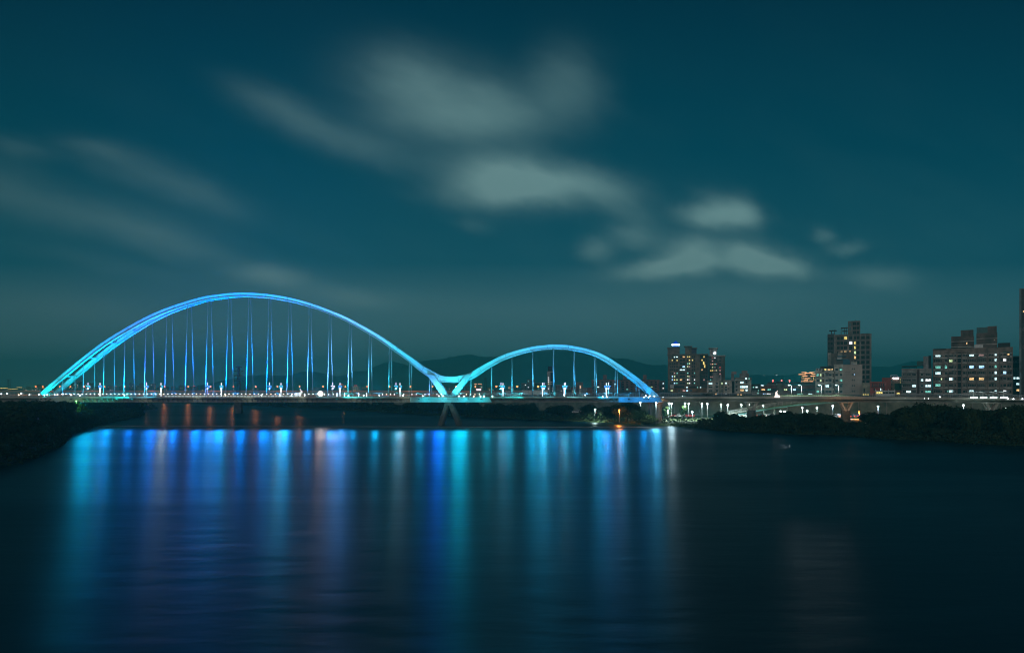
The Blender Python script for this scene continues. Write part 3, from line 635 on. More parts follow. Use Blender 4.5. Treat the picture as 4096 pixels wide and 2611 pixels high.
# ramp bridge behind the approach
rp = [(WX(2915, 236), 236, 2.6), (WX(2990, 236), 235.5, 3.9), (WX(3080, 234), 234, 5.3), (WX(3180, 231), 231, 6.5), (WX(3320, 224), 224, 7.6), (WX(3420, 214), 214.5, 8.3)]
R0 = Vector(rp[1]); R0.z = 1
rb = thing('ramp_bridge', R0, 'narrow footpath ramp with pale blue girder climbing to the right approach', 'ramp')
MB().sweep(rp, [(1.6, 0), (1.6, -.25), (1.0, -.35), (-1.0, -.35), (-1.6, -.25), (-1.6, 0)]).build('deck', M_path, rb, off=R0)
MB().sweep([(x, y, z - .36) for x, y, z in rp], [(1.0, 0), (.9, -.55), (-.9, -.55), (-1.0, 0)]).build('girder', M_panel, rb, off=R0)
railing(offset_path(rp, 1.5, 0), 1.05, rb, R0, 1.2, M_white, bars=3, r=.05); railing(offset_path(rp, -1.5, 0), 1.05, rb, R0, 1.2, M_white, bars=3, r=.05)
for xp in (2965, 3058, 3097, 3148):
    D = 235; i = lerp_tab([(q[0], q[2]) for q in rp], WX(xp, D)); MB().tube((WX(xp, D), D, .6), (WX(xp, D), D, i - .9), .22, n=8).build('post', M_conc2, rb, off=R0)

# ------------------------------------------------------------------ riverside lamps
E_park = emit('park lamp lens', (.80, 1, .97), 26); E_parko = emit('sodium lens', (1, .30, .05), 6)
pk_pole = MB().tube((0, 0, 0), (0, 0, 1), .075, .05).build('pole', M_steel, mesh_only=True)
pk_head = MB().ball((0, 0, 0), .27, .27, .22, n=10, m=6).build('lamp_head', E_park, mesh_only=True)
pk_cap = MB().lathe([(.12, .24), (.36, .18), (.30, .30), (.05, .42)], 10).build('lamp_cap', M_dark, mesh_only=True)
park = [(2624, 1611, 206.5, 'c'), (2561, 1609, 240, 'c'), (2676, 1612, 232, 'c'), (2686, 1614, 226, 'c'), (2740, 1613, 238, 'c'), (2755, 1614, 228, 'C'), (2672, 1642, 225, 'C'), (2769, 1647, 222, 'b'), (2808, 1615, 240, 'c'), (2829, 1615, 228, 'C'), (2884, 1617, 236, 'c'),
        (2911, 1619, 226, 'C'), (2965, 1618, 240, 'c'), (2995, 1618, 228, 'C'), (3053, 1621, 238, 'c'), (3209, 1630, 226, 'C'), (3229, 1642, 236, 'c'), (3268, 1630, 232, 'c'), (3331, 1623, 240, 'b'), (3397, 1624, 238, 'b'), (3512, 1625, 236, 'b'), (3853, 1620, 206, 'b'), (4020, 1634, 196, 'b'), (3123, 1644, 226, 'b'), (3138, 1645, 232, 'b'),
        (2380, 1637, 232, 'c'), (2477, 1639, 219, 'o'), (3436, 1646, 232, 'o')]
park.sort()
nc = 0
for xp, yp, D, k in park:
    p = W(xp, yp, D); gz = .55; nc += 1
    colr = {'c': 'white', 'C': 'bright white', 'b': 'bluish white', 'o': 'orange'}[k]
    o = thing('park_lamp', (p.x, p.y, gz), '%s path lamp below deck level, %s from the left along the right bank' % (colr, ORD[nc - 1]), 'street lamp', 'path lamps along the right bank')
    q = link('pole', pk_pole, o); q.scale = (1, 1, p.z - gz); link('lamp_head', pk_head, o, (0, 0, p.z - gz), E_parko if k == 'o' else E_park); link('lamp_cap', pk_cap, o, (0, 0, p.z - gz))
    pw = {'c': 1500, 'C': 2600, 'b': 800, 'o': 1500}[k]
    spot('lamp_light', (0, -.4, p.z - gz - .3), (0, 0, 0), pw * 1.4, {'c': (.72, 1, .95), 'C': (.8, 1, .97), 'b': (.6, .8, 1), 'o': (1, .34, .06)}[k], 165, .5, o, .25)
    if k == 'o': point('lamp_glow', (0, -.4, p.z - gz - .2), 1500, (1, .30, .04), o, .3)
    if xp == 2624: spot('lamp_beam', p + Vector((0, -.6, 0)), p + Vector((8, -120, -5)), 8e3, (.05, .5, 1), 90, .6, o, .3, off=(p.x, p.y, gz))
    if xp == 2686: spot('lamp_beam', p + Vector((0, -.6, 0)), p + Vector((4, -120, -5)), 3.5e3, (.55, .85, 1), 120, .6, o, .3, off=(p.x, p.y, gz))
# tall white road lamps on the levee road
rl_arm = MB().bar((0, 0, 4.3), (-.9, 0, 4.5), .08).build('arm', M_white, mesh_only=True)
rl_pole = MB().tube((0, 0, 0), (0, 0, 4.4), .10, .07).build('pole', M_white, mesh_only=True)
rl_head = MB().ball((-.9, 0, 4.45), .42, .22, .14, n=8, m=5).build('lamp_head', E_dotc, mesh_only=True)
for i, xp in enumerate((3166, 3206, 3286, 3354)):
    D = 266; p = Vector((WX(xp, D), D, 8.25))
    o = thing('road_lamp', p, 'slim white road lamp on the grassy levee, %s from the left' % ORD[i], 'street lamp', 'white road lamps on the levee')
    link('pole', rl_pole, o); link('arm', rl_arm, o); link('lamp_head', rl_head, o); point('lamp_light', (-.9, 0, 4.1), 2600, (.82, .95, 1), o, .25)

# ------------------------------------------------------------------ highway behind with sodium lamps
hw = [(-900, 800, 6.0), (-400, 785, 6.0), (-150, 775, 5.9), (-45, 768, 5.6)]
H0 = Vector((-150, 775, 0))
hv = thing('highway_viaduct', H0, 'distant low highway viaduct lit orange by sodium lamps behind the large arch', 'viaduct')
MB().sweep(hw, [(8, 0), (8, -1.2), (5, -2), (-5, -2), (-8, -1.2), (-8, 0)]).build('deck', M_conc, hv, off=H0)
MB().sweep(hw, [(8.05, .004), (8.05, .1), (7.8, .1), (7.8, .004)]).build('near_parapet', M_conc, hv, off=H0)
MB().sweep(hw, [(-7.6, .004), (-7.6, 1.5), (-7.9, 1.5), (-7.9, .004)]).build('far_barrier', mat('pale barrier with orange light tint', (.55, .38, .34), .8, .2, .05), hv, off=H0)  # pale barrier; the sodium orange on it is put into the colour
x = -880
pm = MB().box(-1, 1, -3, 9, .2, 4.0).build('pier', M_conc, mesh_only=True)
while x < -50: link('pier', pm, hv, (x - H0.x, 0, 0)); x += 32
nb = [(-60, 470, 0), (-15, 405, 0), (2, 385, 0)]
so_pole = MB().tube((0, 0, 0), (0, 0, 5.8), .16, .10).build('pole', M_conc, mesh_only=True)
so_arm = MB().bar((0, 0, 5.75), (0, -1.5, 6.1), .14).build('arm', M_conc, mesh_only=True)
so_head = MB().ball((0, -1.7, 6.05), .8, .6, .55, n=8, m=5).build('lamp_head', emit('sodium lamp lens', (1, .24, .06), 7), mesh_only=True)
sod = [147, 175, 244, 285.6, 341, 422, 502, 582, 662, 756, 845, 936, 1025, 1112, 1200, 1294, 1383, 1470, 1559, 1643, 1731, 1825, 1902, 1986, 2069, 2152, 2232, 2308]
for i, xp in enumerate(sod):
    D = lerp_tab([(0, 790), (1900, 768), (1986, 640), (2308, 500)], xp); z0 = 6.0 if xp < 1930 else 7.0
    if xp > 1930: z0 = WZ(1545, D) - 6.1
    o = thing('highway_lamp', (WX(xp, D), D, z0), 'orange highway lamp behind the arches, %s from the left edge' % ORD[i], 'street lamp', 'orange sodium lamps along the distant highway')
    link('pole', so_pole, o); link('arm', so_arm, o); link('lamp_head', so_head, o); spot('lamp_light', (0, -2.7, 5.5), (0, -60, 0), 60000 if xp < 1930 else 3000, (1, .30, .09), 80, .8, o, .5)
    if i % 3 == 1: point('road_light', (0, 0.5, 5.0), 2700, (1, .30, .10), o, .4)
nw = thing('noise_wall', (WX(2140, 420), 420, 5), 'long pale panelled noise barrier beside the low white house', 'wall')
mb = MB(); s = 420 / FPX
for k in range(8):
    x0 = 2088 + k * 12.8; mb.box(WX(x0, 420) + .08, WX(x0 + 12.8, 420) - .08, 420, 420.3, WZ(1578, 420), WZ(1560, 420))
mb.build('barrier_panel', M_white, nw, off=nw.location); mb = MB()
for k in range(9): mb.box(WX(2088 + k * 12.8, 420) - .07, WX(2088 + k * 12.8, 420) + .07, 419.9, 420.4, WZ(1582, 420), WZ(1559, 420))
mb.build('post', M_steel, nw, off=nw.location)
MB().box(WX(1880, 460), WX(2040, 460), 460, 460.5, 4.0, WZ(1562, 460)).build('parapet_wall', M_conc, nw, off=nw.location)

# ------------------------------------------------------------------ pylons
def pylon(xp, ybase, ytop, D, wb, wt, arms, label, base=None):
    z0, z1 = WZ(ybase, D), WZ(ytop, D); X = WX(xp, D); h = z1 - z0
    o = thing('power_pylon', (X, D, z0 if base is None else 0), label, 'pylon'); zo = 0 if base is None else z0
    mb = MB(); n = 9; t = .07 + h * .0035
    wid = lambda k: wb + (wt - wb) * (1 - (1 - k) ** 1.6)
    for sx in (-1, 1):
        for sy in (-1, 1):
            for i in range(n):
                a, b = i / n, (i + 1) / n; mb.bar((sx * wid(a) / 2, sy * wid(a) / 2, zo + h * a), (sx * wid(b) / 2, sy * wid(b) / 2, zo + h * b), t)
    for i in range(n):
        a, b = i / n, (i + 1) / n
        for sy in (-1, 1):
            mb.bar((-wid(a) / 2, sy * wid(a) / 2, zo + h * a), (wid(b) / 2, sy * wid(b) / 2, zo + h * b), t * .6); mb.bar((wid(a) / 2, sy * wid(a) / 2, zo + h * a), (-wid(b) / 2, sy * wid(b) / 2, zo + h * b), t * .6)
    mb.build('lattice_mast', M_dark, o)
    for ya, wa in arms:
        z = WZ(ya, D) - z0 + zo; w = wa * D / FPX / 2; m2 = MB()
        m2.bar((-w, 0, z), (w, 0, z), t); m2.bar((-w, 0, z), (0, 0, z + w * .35), t * .7); m2.bar((w, 0, z), (0, 0, z + w * .35), t * .7); m2.build('cross_arm', M_dark, o)
    if base:
        bx = base * D / FPX / 2; MB().box(-bx, bx, -bx, bx, -1, z0 + .05).build('pier', M_concd, o)
pylon(955, 1607, 1465, 314, 2.0, .7, [(1468, 26), (1485, 38), (1503, 40), (1523, 40)], 'dark lattice power pylon standing on a concrete pier in the river', 26)
pylon(35, 1572, 1517, 900, 4.2, 2.2, [(1518, 26), (1530, 34), (1543, 34)], 'small lattice power pylon at the far left beyond the trees')
pylon(1942, 1578, 1508, 560, 3.6, 1.0, [(1515, 10), (1530, 10)], 'dim slender pylon just right of the V brace behind the deck')

# ------------------------------------------------------------------ buildings
LIT = {'c': ((.62, .95, 1), 3.0), 't': ((.25, .85, .70), 1.4), 'b': ((.35, .66, 1), 3.6), 'w': ((.95, .98, 1), 2.6), 'o': ((1, .62, .26), 2.0), 'y': ((1, .80, .22), 1.9), 'g': ((.75, 1, .50), 1.6), 'r': ((1, .12, .10), .9), 'p': ((1, .55, .50), .8)}
def lit(k): return emit('lit window ' + k, LIT[k][0], LIT[k][1], .75, 1.7, sample=False)
M_frame = mat('window frame', (.58, .60, .60), .5, .1, 2); M_frame2 = mat('dark window frame', (.09, .09, .09), .5, .1, 2)
M_ac = mat('air conditioner shell', (.5, .5, .48), .5, .1, 2)
WM = {}
def win_mesh(w, h):
    k = (round(w, 1), round(h, 1))
    if k in WM: return WM[k]
    w, h = k; mb = MB(); e = .09; d = .14
    mb.box(-w / 2, w / 2, -d, 0, -h / 2, -h / 2 + e); mb.box(-w / 2, w / 2, -d, 0, h / 2 - e, h / 2); mb.box(-w / 2, -w / 2 + e, -d, 0, -h / 2 + e, h / 2 - e); mb.box(w / 2 - e, w / 2, -d, 0, -h / 2 + e, h / 2 - e)
    n = max(1, round(w / 1.1))
    for i in range(1, n): xx = -w / 2 + w * i / n; mb.box(xx - .035, xx + .035, -d * .8, 0, -h / 2 + e, h / 2 - e)
    mb.box(-w / 2 - .1, w / 2 + .1, -d - .12, 0, -h / 2 - .12, -h / 2 - .01)
    f = mb.build('window', M_frame, mesh_only=True)
    p = MB().quad((-w / 2 + e, -.05, -h / 2 + e), (w / 2 - e, -.05, -h / 2 + e), (w / 2 - e, -.05, h / 2 - e), (-w / 2 + e, -.05, h / 2 - e)).build('pane', M_glass, mesh_only=True)
    WM[k] = (f, p); return WM[k]
ac_me = MB().box(-.42, .42, -.45, -.02, -.3, .3).lathe([(.22, 0), (.22, .05)], 8, (0, -.3, .3)).build('air_conditioner', M_ac, mesh_only=True)
CG = {}
def cage_mesh(w, h):
    k = (round(w, 1), round(h, 1))
    if k in CG: return CG[k]
    w, h = k; mb = MB(); d = .62
    for z in (-h / 2, 0, h / 2): mb.bar((-w / 2, -d, z), (w / 2, -d, z), .05); mb.bar((-w / 2, -d, z), (-w / 2, 0, z), .05); mb.bar((w / 2, -d, z), (w / 2, 0, z), .05)
    n = max(2, int(w / .35))
    for i in range(n + 1): xx = -w / 2 + w * i / n; mb.bar((xx, -d, -h / 2), (xx, -d, h / 2), .035)
    mb.box(-w / 2, w / 2, -d, -.02, -h / 2 - .06, -h / 2 - .03)
    a = MB().quad((-w / 2 - .15, -.02, h / 2 + .42), (w / 2 + .15, -.02, h / 2 + .42), (w / 2 + .15, -.95, h / 2 + .12), (-w / 2 - .15, -.95, h / 2 + .12)).quad((-w / 2 - .15, -.95, h / 2 + .12), (w / 2 + .15, -.95, h / 2 + .12), (w / 2 + .15, -.93, h / 2 + .04), (-w / 2 - .15, -.93, h / 2 + .04))
    CG[k] = (mb.build('window_cage', M_cage, mesh_only=True), a.build('awning', M_awn[0], mesh_only=True)); return CG[k]
M_cage = mat('window cage steel', (.42, .43, .42), .5, .3, 3); M_awn = [mat('teal awning sheet', (.10, .22, .20), .5, .2, 2), mat('grey awning sheet', (.36, .37, .36), .5, .25, 2), mat('rust awning sheet', (.22, .12, .09), .6, .3, 2)]
class Bld:
    def __init__(s, name, label, cat, x0, x1, ytop, D, depth, m, zb=7.7, ybase=None, group=None):
        s.D = D; s.x0, s.x1 = WX(x0, D), WX(x1, D); s.z1 = WZ(ytop, D); s.zb = zb if ybase is None else WZ(ybase, D); s.m = m; s.depth = depth
        s.o = Vector(((s.x0 + s.x1) / 2, D, s.zb)); s.t = thing(name, s.o, label, cat, group)
        th = math.atan2(s.o.x, D); s.t.rotation_euler.z = -th; s.t.scale.x = math.cos(th); s.box('wall', x0, x1, ytop, None, m, 0, depth)
        s.box('parapet', x0 - .6, x1 + .6, ytop - .4, ytop + 4, m, -.18, -.003) if depth > 6 else None
    def box(s, nm, x0, x1, y0, y1, m, f=0, d=None, D=None):
        D0 = s.D; zt = WZ(y0, D0); zl = s.zb if y1 is None else WZ(y1, D0); d = s.depth if d is None else d
        return MB().box(WX(x0, D0), WX(x1, D0), D0 + f, D0 + d, zl, zt).build(nm, m, s.t, off=s.o)
    def boxes(s, nm, L, m, f=-.2, d=-.004):
        mb = MB()
        for x0, x1, y0, y1 in L: mb.box(WX(x0, s.D), WX(x1, s.D), s.D + f, s.D + d, s.zb if y1 is None else WZ(y1, s.D), WZ(y0, s.D))
        return mb.build(nm, m, s.t, off=s.o)
    def win(s, cx, cy, w, h, k=None, fm=None, f=0):
        fme, pme = win_mesh(w * s.D / FPX, h * s.D / FPX); p = W(cx, cy, s.D) - s.o + Vector((0, -.004 + f, 0))
        o = link('window', fme, s.t, p, fm); link('pane', pme, o, (0, 0, 0), lit(k) if k else None); return o
    def grid(s, cols, rows, h, L={}, skip=(), fm=None, rand=0, pal='cwot', f=0, ac=0):
        for r, y in enumerate(rows):
            for c, (x, w) in enumerate(cols):
                if (r, c) in skip: continue
                k = L.get((r, c))
                if k is None and rnd.random() < rand: k = rnd.choice(pal)
                s.win(x, y, w, h, k, fm, f)
                if ac and rv2.random() < .42: link('window_cage', cage_mesh(w * s.D / FPX + .2, h * s.D / FPX + .3)[0], s.t, W(x, y, s.D) - s.o + Vector((0, f, 0)))
                if ac and rv2.random() < .30: link('awning', cage_mesh(w * s.D / FPX + .2, h * s.D / FPX + .3)[1], s.t, W(x, y, s.D) - s.o + Vector((0, f, 0)), rv2.choice(M_awn))
                if ac and rnd.random() < ac: link('air_conditioner', ac_me, s.t, W(x + w * .3, y + h * .95, s.D) - s.o)
def wallm(nm, c, var=.48, sc=.30): return mat(nm, c, .8, var, sc, bump=.15)
# -- big brick block on the right
b = Bld('apartment_block', 'wide brown apartment block with two roof towers and many lit windows', 'building', 3727, 4047, 1392, 346, 22, wallm('brown tile', (.31, .245, .21)))
bx = [3749, 3782, 3803, 3820, 3857, 3887, 3926, 3981, 4016]; bw = [24, 11, 20, 8, 11, 20, 22, 9, 13]; rows = [1419, 1441, 1467, 1491, 1515, 1540, 1565]
M_band = wallm('grey slab band', (.56, .54, .50)); M_slot = wallm('dark face and recess shade', (.03, .03, .032))  # near-black; on recesses and gaps the shade is in this colour
b.boxes('floor_band', [(3727, 4047.6, y + 9, y + 12.5) for y in [1405] + rows], M_band, -.28)
b.grid([(3735, 7), (3763, 7), (3791, 6), (3811, 5), (3866, 6), (3874, 8), (3899, 8), (3912, 6), (3938, 7), (3959, 8), (3969, 6), (4003, 6), (4030, 9), (4038, 5)], rows, 9, rand=.05, pal='ctgo', fm=M_frame2, ac=.35)
b.boxes('pilaster', [(x - 1.6, x + 1.6, 1400, None) for x in (3729, 3793.5, 3828, 3846, 3870, 3908, 3950, 3996, 4045)], wallm('brown tile pier', (.27, .21, .18)), -.42)
b.boxes('dark_strip', [(3830, 3844, 1410, None)], M_slot, -.12)  # proud near-black strip; the stair recess's shade is in its colour
b.grid(list(zip(bx, bw)), rows, 11, {(0, 0): 'c', (0, 5): 'c', (0, 6): 'p', (0, 7): 'c', (1, 2): 'g', (1, 7): 'c', (1, 8): 'w', (2, 0): 't', (2, 1): 't', (2, 5): 'b', (2, 6): 'b', (2, 7): 't', (3, 0): 'c', (3, 7): 'c', (3, 8): 'b', (4, 2): 'c', (4, 5): 'o', (4, 6): 'o', (4, 7): 'c', (5, 0): 't', (6, 2): 'c', (6, 5): 'c', (6, 7): 'c', (6, 8): 'w', (5, 4): None}, ac=.45)
M_tw = wallm('roof tower tile', (.17, .13, .115))
b.box('roof_tower', 3803, 3896, 1342, 1393, M_tw, 3, 14); b.box('tank_house', 3842, 3894, 1317, 1343, M_tw, 4, 12); b.box('roof_tower', 3906, 3988, 1332, 1393, M_tw, 2, 14)
b.box('tank_house', 3907, 3950, 1309, 1333, mat('teal sheet', (.10, .20, .21), .6), 3, 12); b.box('tank_house', 3950.4, 3986, 1306, 1333, M_tw, 3, 12); b.box('roof_shed', 3992, 4038, 1374, 1393, M_dark, 2, 10)
b.box('roof_shed', 3732, 3783, 1391.5, 1393, M_dark, -1.2, 8); b.box('roof_shed', 3898, 3932, 1378, 1393, M_white, .5, 2)
b.boxes('tower_band', [(3803, 3896, y, y + 3) for y in (1362, 1384)] + [(3906, 3988, y, y + 3) for y in (1353, 1376)], M_band, 1.8, 3.1)
b.win(3867, 1371, 5, 9, 'o', f=2.9); b.win(3977, 1361, 4, 4, 'o', f=1.9)
for xp in (3745, 3757, 3827, 4010): b.boxes('antenna', [(xp - .5, xp + .5, 1372 if xp > 3800 else 1384, 1393)], M_dark, 1, 1.3)
# -- grey walk-up left of it
b = Bld('apartment_block', 'five-storey grey apartment block with glazed balconies left of the wide brown block', 'building', 3606, 3726.4, 1474, 352, 18, wallm('grey render', (.36, .345, .335)))
rows = [1498, 1520, 1543, 1566]
b.boxes('floor_band', [(3606, 3668, y - 11, y - 8.5) for y in rows + [1590]] + [(3678, 3726, y - 11, y - 8.5) for y in rows + [1590]], wallm('white slab edge', (.5, .5, .48)), -.9)
b.boxes('balcony_wall', [(3607, 3667, y + 5, y + 13) for y in rows] + [(3679, 3725, y + 6, y + 13) for y in rows], wallm('tiled balcony', (.24, .22, .21)), -.8)
b.boxes('dark_strip', [(3668.5, 3677.5, 1476, None)], wallm('red brown tile', (.10, .045, .04)), -.1)
b.grid([(3617, 14), (3634, 20), (3656, 16), (3688, 10), (3712, 22)], rows, 9.5, {(1, 3): 'c', (1, 4): 'w', (2, 2): 'c', (2, 4): 'c', (3, 1): 'c', (3, 4): 't'}, ac=.4)
b.box('roof_canopy', 3606, 3667, 1463, 1465, M_dark, -.6, 14); b.boxes('canopy_post', [(x, x + 1, 1465, 1474) for x in (3607, 3636, 3665)], M_dark, -.4, -.2)
b.box('stair_house', 3694, 3714, 1424, 1475, wallm('pale grey tile', (.3, .3, .31)), 4, 10); b.box('stair_house', 3714.5, 3725, 1422, 1475, M_slot, 4, 10); b.box('water_tank', 3668, 3694, 1443, 1462, mat('green tank', (.06, .13, .12), .6), 5, 9)
# -- right-hand neighbours
b = Bld('apartment_block', 'cream stepped apartment block between the brown block and the dark tower', 'building', 4049, 4084, 1424, 372, 15, wallm('cream render', (.30, .26, .20)))
b.boxes('floor_band', [(4048, 4085, y, y + 6) for y in (1470, 1498, 1523, 1547, 1572)], wallm('cream slab', (.40, .34, .26)), -.8); b.boxes('dark_front', [(4049, 4084, 1425, 1469)], M_slot, -.1)
b.grid([(4058, 9), (4072, 13)], [1445, 1512, 1535, 1560], 9, {(0, 1): 'b', (0, 0): 'w', (1, 0): 'c', (1, 1): 'c', (2, 1): 'c', (3, 1): 'o'})
b = Bld('office_tower', 'tall dark glass tower with a grey frame at the right edge', 'building', 4078, 4330, 1150, 330, 30, mat('dark curtain wall', (.02, .022, .026), .25, .3, .1, spec=.6))
b.boxes('corner_frame', [(4074.5, 4083, 1146, None)], wallm('grey metal frame', (.22, .27, .28)), -.7, .5); b.boxes('roof_frame', [(4074.5, 4330, 1146, 1150.5)], wallm('grey metal frame', (.22, .27, .28)), -.69, 2)
b.boxes('floor_band', [(4084, 4330, y, y + 3) for y in range(1170, 1580, 24)], M_dark, -.2); b.grid([(4092, 6)], [1240, 1312, 1385], 8, {(0, 0): 'o'})
# -- white walk-up with blank side wall
b = Bld('apartment_block', 'pale six-storey walk-up with a blank side wall and a blue roof shed', 'building', 3336, 3372, 1457, 366, 14, wallm('pale tile', (.62, .61, .53)))
M_pale = wallm('pale tile', (.5, .49, .42)); M_side = wallm('pinkish side wall', (.52, .44, .39), .2, .12)
b.box('wing', 3260, 3335.6, 1481, None, M_pale, .6, 14); b.box('side_wall', 3372.3, 3448, 1459, None, M_side, .3, 13.5); b.box('penthouse', 3262, 3290, 1472, 1481, M_white, 1, 8); b.box('penthouse', 3290.5, 3336, 1473, 1481, M_frame2, 1.2, 8); b.box('penthouse_roof', 3280, 3338, 1464, 1472, M_dark, .2, 9)
rows = [1477.5, 1499, 1521, 1543.6, 1566]
b.boxes('dark_strip', [(3288.7, 3296.7, y - 6, y + 9) for y in rows[:]] + [(3330.5, 3337, y - 6, y + 9) for y in rows], wallm('brown tile strip', (.17, .10, .075)), .45, .58)
b.boxes('stair_strip', [(3337.2, 3341, 1484, None)], wallm('brown tile strip', (.17, .10, .075)), -.1)
b.grid([(3346.5, 12), (3364, 11)], rows, 10, {(2, 1): 't', (0, 1): 't'}, ac=.6); b.grid([(3270, 11), (3282, 7), (3308, 14), (3321, 11)], rows[1:], 10, {(0, 1): 'g', (0, 0): 't', (1, 1): 'g', (2, 2): 'c', (3, 0): 't'}, f=.6, ac=.55)
b.grid([(3268, 8), (3280, 10)], [1476.5], 7, f=1); b.grid([(3300, 12), (3316, 12), (3330, 9)], [1477], 6.5, {(0, 1): 'o', (0, 2): 'o', (0, 0): 'y'}, f=1.2)
b.boxes('side_ledge', [(3378, 3401, y + 10.5, y + 11.3) for y in rows[:1]], M_frame2, .1, .29)
b.grid([(3409, 4), (3417, 4)], [1475.5, 1497.5, 1519.5, 1541.5, 1563.5], 5, {(1, 1): 'b'}, f=.3, fm=M_frame2)
b.boxes('roof_wall', [(3404, 3428, 1446, 1458)], M_pale, 1, 9)
M_blue = mat('blue roof sheet', (.04, .16, .24), .5, .2, 1)
b.box('roof_shed', 3346, 3372, 1438, 1457, M_frame2, 1, 6); b.box('roof_shed', 3372.3, 3399, 1436, 1457, M_blue, .6, 7); b.boxes('shed_roof', [(3348, 3386, 1423, 1426), (3344, 3375, 1436, 1438.5)], M_blue, 0, 7); b.box('shed_wall', 3349, 3365, 1426, 1437.5, M_white, 1.5, 6)
# -- tall tower behind
M_gt = wallm('grey brown tower tile', (.27, .245, .225))
b = Bld('apartment_tower', 'tall dark apartment tower with an open roof crown behind the pale walk-up', 'building', 3336, 3485, 1337, 425, 24, M_gt)
b.box('wing', 3308, 3335.7, 1332, None, wallm('dark tower tile', (.10, .105, .105)), 2, 22); b.box('roof_core', 3392, 3441, 1283, 1338, M_gt, 1, 14); b.box('roof_shed', 3444, 3479, 1334, 1338, M_dark, 2, 12)
rows = [1351, 1371, 1390, 1410, 1429.5, 1449, 1468, 1488, 1508, 1528]
b.boxes('floor_band', [(3336, 3485, y + 8, y + 11) for y in rows], wallm('tower slab', (.34, .31, .29)), -.3)
b.boxes('pilaster', [(x - 2, x + 2, 1338, None) for x in (3338, 3394, 3412, 3442, 3461, 3482)], wallm('tower pier', (.36, .33, .31)), -.5)
b.grid([(3353, 11), (3367, 11), (3382, 13), (3403, 13), (3420, 8), (3432, 11), (3451.6, 14), (3471, 13)], rows, 12, {(0, 2): 'y', (1, 3): 'w', (1, 4): 'y', (2, 4): 'y', (3, 4): 'g', (4, 4): 'o'}, fm=M_frame2)
b.grid([(3314, 8), (3325, 10)], rows[:5], 12, f=2, fm=M_frame2)
b.grid([(3418, 14), (3432, 11)], [1294, 1312, 1329], 12, f=1, fm=M_frame2); b.boxes('core_opening', [(3395, 3404, 1290, 1303), (3395, 3404, 1308, 1321)], mat('sky blue panel', (.13, .25, .28), .5), .7, .98)
b.boxes('pergola', [(3363, 3365, 1311, 1337), (3377, 3379, 1308, 1337), (3384, 3386, 1306, 1337), (3363, 3391, 1307, 1309.5), (3369, 3390, 1320, 1322)], M_frame2, 2, 8); b.boxes('pergola', [(3322, 3325, 1318, 1333), (3336, 3338, 1315, 1333), (3315, 3345, 1316, 1318.5)], M_frame2, 3, 9)
b.boxes('podium_block', [(3311, 3325, 1411, 1462)], wallm('pale podium', (.42, .40, .36)), -6, 1.9); b.boxes('podium_block', [(3325.3, 3351, 1412, 1465)], wallm('grey podium', (.20, .17, .15)), -5, -.6); b.boxes('podium_block', [(3352, 3369, 1407, 1440)], wallm('pale podium', (.42, .40, .36)), -4, -.6); b.boxes('podium_block', [(3369.3, 3413, 1408, 1470)], wallm('rose podium', (.24, .17, .15)), -3.6, -.6)
b.boxes('podium_lamp', [(3363, 3370, 1405, 1407), (3377, 3386, 1404.6, 1407), (3397, 3404, 1404.6, 1407)], lit('o'), -3.4, -3.0); b.boxes('antenna', [(3421, 3422, 1276, 1284)], M_dark, 3, 3.3)
# -- red house and its neighbours
b = Bld('town_house', 'low red painted house with a dark balcony right of the tall tower', 'house', 3480, 3546, 1527, 330, 12, wallm('red paint', (.42, .10, .085), .25))
b.boxes('cornice', [(3479, 3547, 1526, 1530), (3490, 3547, 1548, 1551)], wallm('red trim', (.48, .13, .11)), -.5); b.boxes('balcony', [(3486, 3541, 1544, 1547)], M_dark, -.9)
b.grid([(3491, 4), (3500, 4), (3508, 4), (3517, 4), (3525, 4), (3534, 4)], [1538], 10, fm=M_frame2); b.grid([(3497, 6), (3523, 5), (3536, 5)], [1557, 1575], 10, {(0, 1): 'c'}, fm=M_frame2)
b.box('back_block', 3528, 3564, 1510, None, wallm('dark red brick', (.26, .075, .06)), 5, 12)
b = Bld('town_house', 'narrow cream house between the pale walk-up and the red house', 'house', 3449, 3479, 1531, 352, 12, wallm('cream wall', (.42, .39, .30))); b.grid([(3457, 6)], [1560], 14, fm=M_frame2)
b = Bld('workshop', 'low white two-storey house with wide windows in front of the red house', 'house', 3502, 3580, 1562, 300, 9, wallm('white render', (.55, .58, .55))); b.grid([(3517, 26), (3542, 24), (3566, 24)], [1571], 10, {(0, 0): 'y'})
b.boxes('roof_post', [(x, x + 2, 1556, 1563) for x in (3502, 3529, 3553, 3578)], M_white, -.1, .1)
b = Bld('town_house', 'small brick house squeezed between the white house and the grey block', 'house', 3581, 3605, 1561, 320, 9, wallm('rust brick', (.24, .12, .09))); b.grid([(3593, 14)], [1573], 8, {(0, 0): 'y'})
b = Bld('apartment_block', 'brown block carrying a glowing white arrow-shaped sign', 'building', 3563, 3606, 1508, 410, 12, wallm('tan wall', (.28, .21, .14))); b.boxes('roof_frame', [(3561, 3590, 1500, 1502), (3561, 3562.5, 1502, 1508), (3588, 3590, 1502, 1508)], M_frame, 0, 6)
ar = MB(); D = 409.2; pts = [(3572, 1512.5), (3578, 1508.5), (3578, 1510), (3598, 1509.5), (3598, 1515.5), (3578, 1515.5), (3578, 1516.5)]
ar.grid([[tuple(W(x, y, D)) for x, y in pts], [tuple(W(x, y, D) + Vector((0, .4, 0))) for x, y in pts]]).build('arrow_sign', emit('arrow sign', (.85, .78, 1), 5), b.t, off=b.o)
b.grid([(3567, 5)], [1520, 1536, 1553], 6, fm=M_frame2); b.grid([(3601, 2.5)], [1516, 1521, 1527, 1533], 4, {(0, 0): 'y', (1, 0): 'y', (2, 0): 'y', (3, 0): 'y'})
